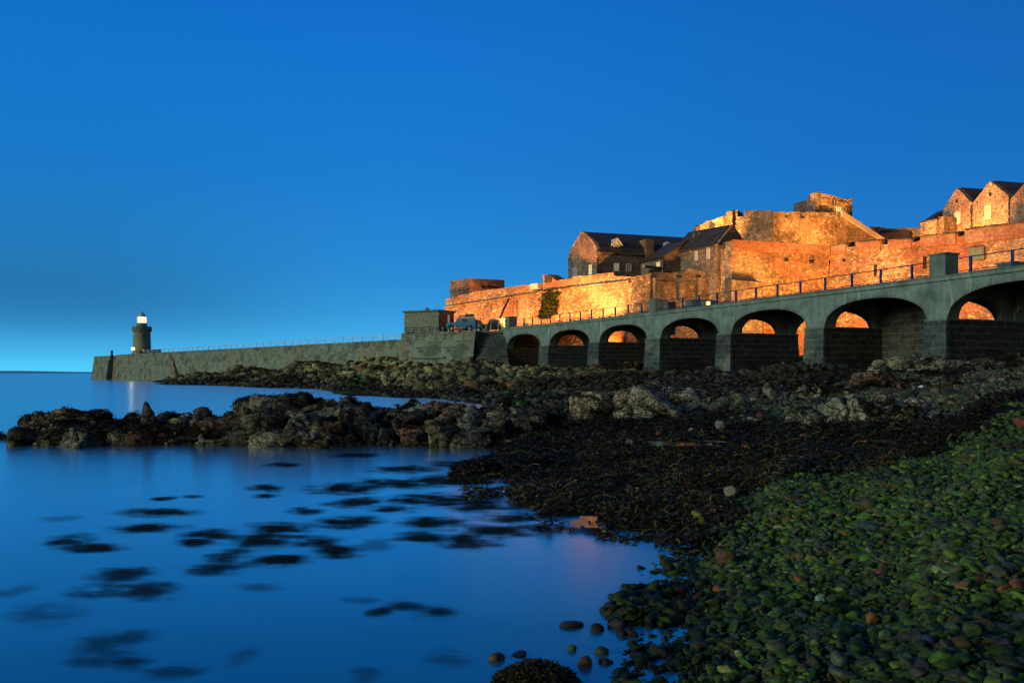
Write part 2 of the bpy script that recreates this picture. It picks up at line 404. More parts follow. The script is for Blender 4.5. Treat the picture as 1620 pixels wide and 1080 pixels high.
M['lamp_yellow'] = emit('lamp_yellow', (1, .70, .28), 1.9)
M['lantern_glow'] = emit('lantern_glow', (1, .84, .62), 1.25)
M['window_lit'] = emit('window_lit', (1, .72, .22), 1.0)
M['window_glim'] = emit('window_glim', (.85, .75, .45), .30)

def attr_mat(name, rough=.75, spec=.35, nscale=14, bump=.5, bdist=.01, lich=None, dark=None, var=(.55, 1.5), crack=0):
    t = NT(name); a = t.n.new('ShaderNodeVertexColor'); a.layer_name = 'Col'; p = t.geo.outputs['Position']
    n = t.noise(p, nscale, 5, .65); big = t.noise(p, nscale * .14, 4, .6)
    c = t.mix(1.0, a.outputs[0], t.ramp(n, [(.28, var[0]), (.5, 1.0), (.74, var[1])]), 'MULTIPLY')
    if lich:
        c = t.mix(t.math('MULTIPLY', t.ramp(big, [(.5, 0.0), (.62, 1.0)]), lich[3]), c, lich[:3])
    hh = t.math('ADD', n, t.math('MULTIPLY', big, 3.0))
    if crack:    # joints and small fissures
        wv = t.n.new('ShaderNodeVectorMath'); wv.operation = 'MULTIPLY_ADD'; t.link(t.noise(p, crack * 1.3, 3, .6, col=True), wv.inputs[0]); wv.inputs[1].default_value = (.5 / crack,) * 3; t.link(p, wv.inputs[2])
        mp = t.mapping(wv.outputs[0], (1, 1, 1.5), rot=(.25, .1, .3)); e1 = t.voro(mp, crack, 'DISTANCE_TO_EDGE'); e2 = t.voro(mp, crack * 2.7, 'DISTANCE_TO_EDGE')
        k = t.math('MULTIPLY', t.ramp(e1, [(0.0, .3), (.05, 1.0)]), t.ramp(e2, [(0.0, .65), (.06, 1.0)]))
        c = t.mix(1.0, c, k, 'MULTIPLY'); hh = t.math('ADD', hh, t.math('MULTIPLY', k, 1.2))
    if dark:
        dn = t.noise(p, dark[0], 5, .6)
        c = t.mix(t.ramp(dn, [(dark[1], 0.0), (dark[1] + .06, 1.0)]), c, (.012, .011, .008))
    return t.done(c, rough, t.bump(hh, bump, bdist), spec)
M['pebble'] = attr_mat('pebble', .62, .16, 22, .5, .006, var=(.4, 1.7))
M['rock'] = attr_mat('rock', .85, .1, 6.0, 1.0, .08, dark=(1.3, .52), var=(.35, 1.75), crack=2.2)
M['bare_rock'] = attr_mat('bare_rock', .9, .08, 7.0, 1.0, .08, dark=(1.6, .60), var=(.35, 1.7), crack=2.4)
M['far_rock'] = attr_mat('far_rock', .95, .06, 1.6, .9, .25, dark=(.35, .56), var=(.35, 1.7))
M['weed'] = attr_mat('weed', .6, .08, 30, .2, .002)
M['ground'] = attr_mat('ground', .95, .04, 9.0, .9, .05, var=(.35, 1.8))

def water_mat():
    t = NT('water'); p = t.geo.outputs['Position']
    n = t.noise(t.mapping(p, (.25, .8, 1)), 1.0, 3, .5); nb = t.bump(n, .03, .04)
    df = t.n.new('ShaderNodeBsdfDiffuse'); df.inputs['Color'].default_value = (.004, .16, .30, 1)
    gl = t.n.new('ShaderNodeBsdfGlossy'); gl.inputs['Color'].default_value = (.85, 1, 1, 1); gl.inputs['Roughness'].default_value = .20; t.link(nb, gl.inputs['Normal'])
    lw = t.n.new('ShaderNodeLayerWeight'); lw.inputs['Blend'].default_value = .5
    f = t.ramp(lw.outputs['Facing'], [(0.0, .03), (.60, .15), (.72, .32), (.80, .58), (.88, .90), (.95, 1.0)])
    mx = t.n.new('ShaderNodeMixShader'); t.link(f, mx.inputs[0]); t.link(df.outputs[0], mx.inputs[1]); t.link(gl.outputs[0], mx.inputs[2])
    t.link(mx.outputs[0], t.out.inputs[0]); t.n.remove(t.b); return t.m
M['water'] = water_mat()
def pool_mat():
    t = NT('pool'); n = t.noise(t.geo.outputs['Position'], 6, 3)
    return t.done((.01, .03, .03), .06, t.bump(n, .2, .01), .9, IOR=1.5)
M['pool'] = pool_mat()
def patch_mat():
    """weed mat at the surface, feathered where the fronds thin out at its own rim"""
    t = NT('weed_mat'); uv = t.tc.outputs['UV']
    g = t.n.new('ShaderNodeTexGradient'); g.gradient_type = 'SPHERICAL'; t.link(uv, g.inputs[0])
    n = t.noise(t.mapping(t.geo.outputs['Position'], (1, 2.2, 1)), 2.2, 4, .62); n2 = t.noise(t.mapping(t.geo.outputs['Position'], (1, 2.5, 1)), 9, 4, .6)
    a = t.math('MULTIPLY', g.outputs['Fac'], t.math('ADD', t.math('MULTIPLY', t.math('SUBTRACT', n, .5), 6.0), 1.0))
    a = t.ramp(a, [(.02, 0.0), (1.05 - .06, .95)], 'EASE')
    oi = t.n.new('ShaderNodeObjectInfo'); a = t.math('MULTIPLY', a, oi.outputs['Alpha'])
    c = t.ramp(n2, [(.3, (.006, .006, .004)), (.6, (.022, .022, .008)), (.8, (.045, .05, .012))])
    return t.done(c, .8, None, .03, Alpha=a)
M['weed_mat'] = patch_mat()

# ------------------------------------------------------------------ water and far coast
wm = MB(); wm.add([(-9000, -60, 0), (9000, -60, 0), (9000, 16000, 0), (-9000, 16000, 0)], [(0, 1, 2, 3)])
tag(wm.build('sea', M['water']), kind='structure')

def coast():
    xs = np.linspace(-5200, -2450, 60); V = []; Fc = []
    for i, x in enumerate(xs):
        h = 8 + 16 * float(vnoise([[x / 330.0, 3.3, 1.1]])[0]) * min(1, (xs[-1] - x) / 300 + .15)
        V += [(x, 7000, -1), (x, 7000 + 60, h), (x, 7600, h * .8), (x, 7900, -1)]
    for i in range(len(xs) - 1):
        a = 4 * i
        for k in range(3): Fc.append((a + k, a + 4 + k, a + 5 + k, a + 1 + k))
    t = NT('far_land'); m = t.done((.10, .38, .55), 1.0)
    o = npmesh('hill_coast', V, Fc, m, smooth=False); tag(o, kind='structure')
coast()

# ------------------------------------------------------------------ bridge line
def bx(d): return .4275 * (120 - d)
BU, BW = (-.393, .919), (.919, .393)     # along the bridge (away) and across it (away from the viewer)
def bp(d, w=0): return (bx(d) + BW[0] * w, d + BW[1] * w)
JA, JB = (-131.5, 280.0), (-17.9, 143.0)  # breakwater line

# ------------------------------------------------------------------ terrain
ctrl = []
def C(px, d, z): ctrl.append(((px - 810) / 160.0, math.log(d) * 2.6, z))
for a in [(980,5.7,0),(1010,7.57,0),(1060,9.03,0),(1075,10.4,0),(1620,5.3,.36),(1300,5.3,.16),(1150,5.4,.08),(1300,7.5,.2),(1620,8,.55),(1200,9,.14),(1620,14,.9),
          (1620,18.7,1.35),(1620,30,1.6),(1620,45,2.3),(1620,53,3.0),(1280,11.2,.38),(1280,16.5,.55),(1280,23,.72),(1280,37,1.05),(1280,56,1.7),(1290,66,2.5),
          (1450,13,.58),(1450,20,.80),(1450,35,1.25),(1450,50,2.2),(1485,57,2.7),(1000,12.7,.08),(1000,18.8,.22),(1000,22.4,.35),(1000,27,.6),(1000,45,.8),(1000,61,1.0),(1000,84,1.7),
          (1120,12,.16),(1120,18,.42),(1120,25,.7),(1120,45,1.0),(1120,65,1.55),(1120,78,2.0),(850,13,.0),(850,16,.06),(850,20.5,.10),(850,25,.3),(850,35,.3),(850,50,.2),
          (850,63,.3),(850,84,1.3),(860,112,2.5),(760,14,-.04),(760,18.5,.02),(760,22,-.05),(760,35,-.1),(760,72,.03),(760,91,.8),(760,121,3.2),(640,81,.02),(640,105,1.7),(640,145,4.0),
          (600,95,0),(600,112,1.6),(600,148,3.9),(500,127,0),(500,145,2.2),(500,165,3.9),(400,155,0),(400,170,1.6),(400,188,3.2),(320,183,0),(320,198,1.2),(320,210,1.9),(262,187,-.02),(265,205,.35),(262,230,-.1),
          (200,200,-1.5),(200,260,-1.5),(100,150,-3),(300,120,-1.5),(450,100,-1.2),(550,60,-1),(640,60,-.6),(700,50,-.4),(300,60,-2),(0,60,-2.5),(300,30,-1.5),(0,30,-1.5),
          (680,14,-.12),(700,20,-.12),(600,20,-.3),(600,13,-.3),(450,20,-.6),(300,12,-.8),(0,12,-.8),(0,6,-.7),(500,7,-.5),(700,7,-.4),(850,6,-.18),(900,8,-.16),(900,11,-.06),(800,11,-.12),(930,6,-.12),(960,9,-.09),(990,10,-.05),
          (0,300,-5),(500,300,-5),(900,170,4),(1100,140,4),(1300,120,4.2),(1600,100,4.5),(2000,100,5),(2200,60,3.6),(2200,30,2.2),(2200,14,1.4),(2200,5,.8),(1600,3,.2),(1100,3,0),(500,3,-.5),
          (-600,20,-2),(-600,100,-3),(-600,6,-1.2),(1900,8,.75),(1620,70,3.6),(1300,85,3.2),(1000,105,3.2),(900,125,3.8)]: C(*a)
ctrl = np.array(ctrl)
def terr(x, y, detail=True):
    x = np.asarray(x, float); y = np.asarray(y, float); y_ = np.maximum(y, 1.5)
    u = np.clip(x / y_ * F, -1600, 1700) / 160.0; w = np.log(y_) * 2.6
    out = np.empty(len(x))
    for s in range(0, len(x), 20000):
        e = slice(s, s + 20000)
        d2 = (u[e, None] - ctrl[None, :, 0]) ** 2 + (w[e, None] - ctrl[None, :, 1]) ** 2 + .03
        k = 1 / d2 ** 2.2; out[e] = (k * ctrl[None, :, 2]).sum(1) / k.sum(1)
    if detail:
        P = np.stack([x, y, 0 * x], 1); land = np.clip((out + .25) * 4, 0, 1)
        out = out + land * ((fbm(P * .9, 3, 3) - .5) * .22 + (fbm(P * 4.5, 3, 5) - .5) * .05)
        rocky = np.clip((y - 38) / 40, 0, 1) * np.clip(out * 2, 0, 1) * np.clip((900 - (x / y_ * F + 810)) / 200, .2, 1)
        out = out + rocky * (np.abs(fbm(P * .35, 4, 9) - .5) * -2.4 + .35)
    return out
def pxy(x, y): return x / y * F + 810, None
def zones(x, y):
    """returns weights pebble, weed, shingle, rock for a plan position"""
    px = x / np.maximum(y, .5) * F + 810
    n = fbm(np.stack([x, y, 0 * x], 1) * .55, 4, 21) - .5; n2 = fbm(np.stack([x, y, 0 * x], 1) * .16, 3, 31) - .5
    # boundary between green cobbles (near, right) and weed (far, left): distance at which weed begins, by bearing
    lim = np.interp(px, [900, 1050, 1100, 1200, 1300, 1400, 1500, 1620, 1900], [10.6, 10.6, 10.9, 11.8, 12.9, 13.6, 14.8, 16.5, 19])
    peb = np.clip((lim * (1 + .6 * n) - y) / (.20 * lim) + .5, 0, 1)
    sh = np.clip((px - 1130) / 60 + 4 * n, 0, 1) * np.clip((y - 22) / 3 + 3 * n, 0, 1) * np.clip((46 - y) / 6 + 3 * n, 0, 1)
    return peb, sh, n, n2

def build_ground():
    th = np.concatenate([np.linspace(-82, -40, 24), np.linspace(-39, -2, 110), np.linspace(-1.7, 38, 330), np.linspace(39, 80, 30)])
    rr = np.exp(np.linspace(math.log(2.6), math.log(420), 430))
    T, Rr = np.meshgrid(np.radians(th), rr); x = (Rr * np.sin(T)).ravel(); y = (Rr * np.cos(T)).ravel()
    z = terr(x, y)
    z = np.where(y < 4, np.minimum(z, z), z)
    V = np.stack([x, y, z], 1); n, m = T.shape
    i = np.arange(n * m).reshape(n, m); Fc = np.stack([i[:-1, :-1], i[:-1, 1:], i[1:, 1:], i[1:, :-1]], -1).reshape(-1, 4)
    peb, sh, nn, n2 = zones(x, y)
    col = np.empty((len(x), 3)); dark = np.array([.016, .015, .010]); weedc = np.array([.022, .02, .009])
    col[:] = dark * .8 + (weedc - dark) * np.clip(nn * 3 + .5, 0, 1)[:, None]
    pc = np.array([.02, .035, .014]); shc = np.array([.085, .105, .06]); rk = np.array([.085, .088, .06])
    col = col * (1 - sh[:, None]) + shc * sh[:, None]
    col = col * (1 - peb[:, None]) + pc * peb[:, None]
    far = np.clip((y - 55) / 20, 0, 1)[:, None]; col = col * (1 - far) + (rk * (.5 + nn[:, None] * 1.6)) * far
    g = (np.clip(n2 * 5 - .3, 0, 1) * np.clip((y - 60) / 20, 0, 1))[:, None]; col = col * (1 - .5 * g) + np.array([.05, .10, .025]) * .5 * g
    ob = npmesh('ground', V, Fc, M['ground'], np.clip(col, .004, 1)); tag(ob, kind='structure')
build_ground()

# ------------------------------------------------------------------ stones
def ico(sub):
    bm = bmesh.new(); bmesh.ops.create_icosphere(bm, subdivisions=sub, radius=1)
    V = np.array([v.co[:] for v in bm.verts]); Fc = np.array([[v.index for v in f.verts] for f in bm.faces]); bm.free(); return V, Fc
ICO = {k: ico(k) for k in (1, 2, 3, 4)}
def stones(pos, scl, col, sub=2, planes=6, cut=(.55, .95), lump=.06, flatz=1.0, tilt=.35, rng=RNG, nz=0.0, nfreq=2.0, boxy=0):
    """faceted, worn stones; returns V, F, C arrays"""
    B, Fb = ICO[sub]; N = len(pos); nb = len(B)
    pn = rng.normal(size=(N, planes, 3)); pn /= np.linalg.norm(pn, axis=2, keepdims=True)
    h = rng.uniform(cut[0], cut[1], (N, planes))
    dot = np.einsum('bi,npi->nbp', B, pn); rad = np.where(dot > 1e-3, h[:, None, :] / np.maximum(dot, 1e-3), 9).min(2)
    if boxy: rad = np.minimum(rad, (1 / (np.abs(B) ** boxy).sum(1) ** (1 / boxy))[None])
    else: rad = np.minimum(rad, 1.0)
    ph = rng.uniform(0, 6.28, (N, 3)); fr = rng.uniform(1.5, 3.5, (N, 3))
    rad = rad * (1 + lump * (np.sin(B[None, :, 0] * fr[:, None, 0] + ph[:, None, 0]) + np.sin(B[None, :, 1] * fr[:, None, 1] + ph[:, None, 1]) + np.sin(B[None, :, 2] * fr[:, None, 2] * 1.3 + ph[:, None, 2])))
    P = B[None] * rad[..., None] * scl[:, None, :]
    a = rng.uniform(0, 6.28, N) if not boxy else rng.normal(.35, .35, N); tx = rng.normal(0, tilt, N); ty = rng.normal(0, tilt, N)
    cy, sy = np.cos(a), np.sin(a)
    x, y, z = P[..., 0], P[..., 1], P[..., 2]
    y, z = y * np.cos(tx)[:, None] - z * np.sin(tx)[:, None], y * np.sin(tx)[:, None] + z * np.cos(tx)[:, None]
    x, z = x * np.cos(ty)[:, None] + z * np.sin(ty)[:, None], -x * np.sin(ty)[:, None] + z * np.cos(ty)[:, None]
    x, y = x * cy[:, None] - y * sy[:, None], x * sy[:, None] + y * cy[:, None]
    P = np.stack([x, y, z], -1) + pos[:, None, :]
    V = P.reshape(-1, 3)
    if nz > 0:
        nrm = (P - pos[:, None, :]).reshape(-1, 3); nrm /= np.maximum(np.linalg.norm(nrm, axis=1, keepdims=True), 1e-6)
        s = np.repeat(scl.mean(1), nb)
        V = V + nrm * ((fbm(V * nfreq, 4, 77) - .5) * 2 * nz * s)[:, None]
    Fc = (Fb[None] + (np.arange(N) * nb)[:, None, None]).reshape(-1, 3)
    return V, Fc, np.repeat(col, nb, axis=0)
def join(parts):
    V, Fc, Cc, k = [], [], [], 0
    for v, f, c in parts: V.append(v); Fc.append(f + k); Cc.append(c); k += len(v)
    return np.concatenate(V), np.concatenate(Fc), np.concatenate(Cc)

def palette(n, pal, rng=RNG):
    w = np.array([p[0] for p in pal]); cs = np.array([p[1] for p in pal]); k = rng.choice(len(pal), n, p=w / w.sum())
    return np.clip(cs[k] * rng.uniform(.6, 1.45, (n, 1)) * rng.uniform(.88, 1.12, (n, 3)), .003, 1)
GREEN = [(34, (.028, .065, .018)), (22, (.05, .12, .022)), (9, (.09, .15, .03)), (12, (.055, .075, .06)), (7, (.07, .055, .03)), (1.6, (.15, .075, .03)), (3, (.14, .20, .12)), (7, (.03, .04, .05)), (2, (.10, .19, .02))]
GREYS = [(20, (.06, .06, .045)), (16, (.09, .10, .065)), (8, (.13, .12, .08)), (8, (.035, .04, .04)), (5, (.12, .075, .045)), (4, (.05, .08, .035)), (2, (.2, .2, .15))]
WETS = [(20, (.022, .022, .015)), (10, (.04, .045, .03)), (5, (.07, .06, .04)), (2, (.12, .12, .09))]

def scatter(n, pxr, dr, rr, power=1.0, keep=None, seed=1):
    rng = np.random.default_rng(seed)
    d = np.sqrt(rng.uniform(dr[0] ** 2, dr[1] ** 2, n)); px = rng.uniform(pxr[0], pxr[1], n)
    x = (px - 810) / F * d; k = np.ones(n, bool)
    if keep is not None: k = keep(x, d, px, rng)
    x, d, px = x[k], d[k], px[k]
    r = rr[0] + (rr[1] - rr[0]) * rng.uniform(0, 1, len(x)) ** power
    return x, d, r, rng

def build_cobbles():
    parts = []
    def keep(x, y, px, rng):
        peb, sh, n, n2 = zones(x, y); z = terr(x, y, False)
        return (rng.uniform(size=len(x)) < peb * .96 + .02) & (z > -.05)
    for (n, pxr, dr, rr, sub, seed) in [(3400, (900, 1760), (4.0, 7.2), (.020, .078), 3, 1), (14000, (900, 1760), (4.0, 9.5), (.010, .036), 2, 12), (11000, (930, 1760), (7.2, 11.5), (.020, .078), 2, 2),
                                       (17000, (1000, 1740), (11, 18), (.026, .088), 2, 3), (12000, (1300, 1740), (17, 27), (.05, .12), 1, 4)]:
        x, y, r, rng = scatter(n, pxr, dr, rr, 2.2, keep, seed)
        z = terr(x, y); px = x / y * F + 810
        s = np.stack([r * rng.uniform(.9, 1.5, len(r)), r * rng.uniform(.75, 1.1, len(r)), r * rng.uniform(.32, .68, len(r))], 1)
        c = palette(len(r), GREEN, rng) * np.array([1.05, 1.02, .66]) * .84 + np.array([.010, .009, .004])
        g = fbm(np.stack([x, y, 0 * x], 1) * .8, 3, 51)
        c = c * (.62 + .9 * np.clip((g - .3) * 2, 0, 1))[:, None]
        wet = np.clip(1 - (z - .0) / .08, 0, 1)[:, None]; c = c * (1 - .55 * wet)
        gl = (np.clip((g - .52) * 8, 0, 1) * np.clip((y - 7) / 5, 0, 1))[:, None]; c = c * (1 - .4 * gl) + np.array([.04, .085, .012]) * .4 * gl * rng.uniform(.4, 1.5, (len(r), 1))
        p = np.stack([x, y, z + s[:, 2] * rng.uniform(-.1, .75, len(r))], 1)
        parts.append(stones(p, s, c, sub, 8, (.36, .98), .06, rng=rng, tilt=.35))
    V, Fc, Cc = join(parts)
    tag(npmesh('cobble_shingle', V, Fc, M['pebble'], Cc), 'green algae-covered cobbles covering the sloping beach', 'cobbles', kind='stuff')
build_cobbles()

def build_shingle():
    """greyer stones lying among the weed and up to the bridge"""
    parts = []
    def keep(x, y, px, rng):
        peb, sh, n, n2 = zones(x, y); z = terr(x, y, False)
        return (rng.uniform(size=len(x)) < (sh * .9 + .10) * (1 - peb)) & (z > .02)
    for (n, pxr, dr, rr, sub, pw, seed) in [(16000, (1080, 1760), (20, 46), (.05, .14), 1, 2, 5), (2200, (820, 1760), (11, 24), (.025, .12), 2, 2.8, 6), (3200, (800, 1760), (24, 62), (.05, .30), 2, 3.2, 7),
                                            (1500, (700, 1760), (60, 105), (.15, .75), 2, 2.0, 8)]:
        x, y, r, rng = scatter(n, pxr, dr, rr, pw, keep, seed)
        if seed == 5: k = (zones(x, y)[1] > .35); x, y, r = x[k], y[k], r[k]
        z = terr(x, y); s = np.stack([r * rng.uniform(.9, 1.5, len(r)), r * rng.uniform(.8, 1.1, len(r)), r * rng.uniform(.45, .8, len(r))], 1)
        c = palette(len(r), GREYS, rng) * (np.array([.95, 1.15, .75]) if seed == 5 else .6)
        parts.append(stones(np.stack([x, y, z + s[:, 2] * .15], 1), s, c, sub, 7, (.4, .95), .05, rng=rng))
    V, Fc, Cc = join(parts)
    tag(npmesh('shingle', V, Fc, M['pebble'], Cc), 'grey-green shingle and loose stones between weed and bridge', 'shingle', kind='stuff')
build_shingle()

# ------------------------------------------------------------------ rock outcrops
WEED_SEED = []      # surface points where weed can hang
ROCKY = [(26, (.105, .10, .062)), (14, (.15, .145, .09)), (8, (.19, .18, .12)), (8, (.12, .085, .05)), (2, (.15, .085, .05)), (5, (.10, .13, .11)), (7, (.06, .06, .045))]
def outcrop(name, label, prof, base, d0, d1, n, rr, seed, mat='rock', pal=ROCKY, cat='rock outcrop', weed=1.0, sub=3, lum=1.0, elong=1.15, hi=.96):
    """prof: photo points of the crest; rocks piled from the front face back to the crest"""
    rng = np.random.default_rng(seed); P, S = [], []
    pxs = [p[0] for p in prof]; pys = [p[1] for p in prof]
    crag = lum > 1.6
    for i in range(n):
        px = rng.uniform(pxs[0], pxs[-1]); t = rng.uniform() ** .8; d = d0 + (d1 - d0) * t
        ztop = H - (np.interp(px, pxs, pys) - 590) / F * d1
        zb = base
        r = rng.uniform(*rr) * (1 - .25 * t); r = min(r, .75 * max(ztop - zb, .18))
        top = zb + (ztop - zb) * (.30 + .70 * t ** .7) * rng.uniform(.85, 1.0)
        sc = np.array([r * rng.uniform(1.0, 1.0 + elong * .5), r * rng.uniform(.8, 1.1), r * (rng.uniform(1.0, 1.5) if crag else rng.uniform(.75, 1.05))])
        x = X(px, d); edge = min(px - pxs[0], pxs[-1] - px) / F * d
        if edge < sc[0]: sc[:2] *= max(.45, edge / sc[0])
        P.append((x, d, top - sc[2] * .88)); S.append(sc)
    if crag:     # upright joint-bounded blocks standing shoulder to shoulder
        P, S = P[:n // 3], S[:n // 3]; px = pxs[0] + 6
        while px < pxs[-1] - 4:
            w = rng.uniform(.42, .85) * (rr[1] / 1.0); d = rng.uniform(d0, d0 + (d1 - d0) * .3)
            zt = (H - (np.interp(px, pxs, pys) - 590) / F * d) * rng.uniform(.92, 1.04); hz = (zt - base + .35) / 2
            P.append((X(px, d), d + w * .5, zt - hz)); S.append(np.array([w * 1.35, w * rng.uniform(.8, 1.3), hz * 1.12])); px += w * .95 / d * F
    # core so nothing shows through
    for px in np.arange(pxs[0] + 4, pxs[-1] - 2, (rr[1] * .8) / d1 * F):
        ztop = H - (np.interp(px, pxs, pys) - 590) / F * d1
        r = max(.12, (ztop - base)); P.append((X(px, d1), d1, base + r * .02)); S.append(np.array([rr[1] * .8, (d1 - d0) * .45, r * hi]))
    P, S = np.array(P), np.array(S)
    V, Fc, Cc = stones(P, S, palette(len(P), pal, rng) * lum, 4, 11, (.62 if crag else .40, 1.05), .012, tilt=.12 if crag else .16, rng=rng, nz=.08, nfreq=3.2 / max(rr[1], .2), boxy=7)
    if crag: Cc = (Cc * .35 + Cc.mean() * np.array([.62, .70, .52]) * 1.02) * 1.25
    ctr = np.repeat(P * .6 + np.array([P[:, 0].mean(), d1, base]) * .4, len(ICO[4][0]), axis=0)
    ctr[:, 0] = np.repeat(P[:, 0], len(ICO[4][0]))
    V, Cc = fracture(V, Cc, min(.75, rr[1] * 1.05) if d0 < 28 else rr[1] * 1.05, min(.20, rr[1] * .22) if d0 < 28 else rr[1] * .22, ctr, seed)
    o = npmesh(name, V, Fc, M[mat], Cc); tag(o, label, cat)
    if weed > 0: WEED_SEED.append((V, Fc, weed, (d0 + d1) / 2))
    return o

outcrop('rock_outcrop', 'low weed-capped rock at the seaward tip of the long ridge', [(14, 694), (28, 670), (75, 655), (150, 650), (186, 652), (222, 657), (262, 655), (290, 668)], -.12, 24.5, 27, 46, (.6, 1.35), 101, weed=2.2, lum=1.5)
outcrop('rock_outcrop', 'tallest blocky middle of the long rock ridge in the water', [(262, 664), (280, 657), (300, 660), (330, 664), (345, 638), (370, 629), (430, 627), (455, 624), (480, 637), (500, 627), (530, 629), (560, 638), (600, 647), (632, 650)], -.12, 24.4, 27.3, 84, (.55, 1.35), 102, weed=2.4, lum=1.6)
outcrop('rock_outcrop', 'pale jagged landward part of the long rock ridge', [(612, 650), (640, 640), (690, 632), (740, 629), (800, 632), (850, 640), (885, 652), (915, 668)], -.12, 24.3, 27.3, 66, (.55, 1.3), 103, weed=2.2, lum=1.58)
outcrop('rock_outcrop', 'pale grey squared crag between the ridge and the arches', [(930, 634), (948, 618), (985, 615), (1020, 617), (1040, 624)], .35, 27.2, 29, 30, (.45, 1.05), 104, weed=.5, lum=1.75, mat='bare_rock')
outcrop('rock_outcrop', 'pale fissured crag in front of the third pier', [(1044, 640), (1060, 620), (1090, 609), (1120, 611), (1142, 622), (1154, 640)], .55, 29.5, 31.5, 30, (.45, 1.05), 105, weed=.5, lum=1.85, mat='bare_rock')
outcrop('rock_outcrop', 'weed-draped pale rock hummock on the grey shingle', [(1284, 655), (1300, 637), (1340, 630), (1390, 631), (1430, 634), (1460, 645), (1478, 660)], .68, 21.2, 22.6, 50, (.25, .6), 106, weed=1.0, lum=1.9, mat='bare_rock')
outcrop('rock_outcrop', 'broad lichen-pale rock under the second widest arch pier', [(1370, 592), (1400, 572), (1450, 562), (1500, 566), (1520, 580)], 1.6, 44, 47, 50, (.6, 1.3), 107, weed=.3, lum=1.7, mat='bare_rock')
outcrop('rock_outcrop', 'low greenish rocks on the shingle beside the beach head', [(1455, 622), (1480, 606), (1520, 602), (1560, 604), (1600, 600), (1640, 606)], 1.1, 33, 36, 34, (.35, .8), 108, weed=.5, lum=1.7)
outcrop('rock_outcrop', 'small pale rocks in the weed below the fifth arch', [(1185, 628), (1210, 612), (1245, 606), (1290, 612), (1330, 622)], .95, 33, 35, 28, (.3, .7), 109, weed=.6, lum=1.7)
outcrop('rock_outcrop', 'brown broken rock between shingle and bridge piers', [(1335, 612), (1365, 594), (1400, 588), (1430, 600)], 1.1, 37, 39, 20, (.35, .75), 110, weed=.4, pal=[(3, (.13, .09, .05)), (3, (.10, .085, .055)), (1, (.17, .15, .10))])
outcrop('rock_outcrop', 'dark weathered rocks beneath the widest arch', [(1540, 590), (1575, 572), (1610, 562), (1660, 556), (1760, 552)], 1.9, 38, 42, 40, (.5, 1.0), 111, weed=.5, lum=1.1)
outcrop('rock_outcrop', 'low pale rocks beside the weed where the ridge ends', [(880, 672), (905, 655), (930, 650), (950, 655)], .2, 27, 29, 18, (.25, .6), 112, weed=1.3, lum=1.5)
outcrop('rock_outcrop', 'dark flat ledge of weedy rock by the second pier', [(930, 612), (980, 600), (1040, 598), (1100, 600), (1160, 596), (1200, 604)], .9, 60, 66, 60, (.5, 1.2), 113, weed=.6, lum=.55)

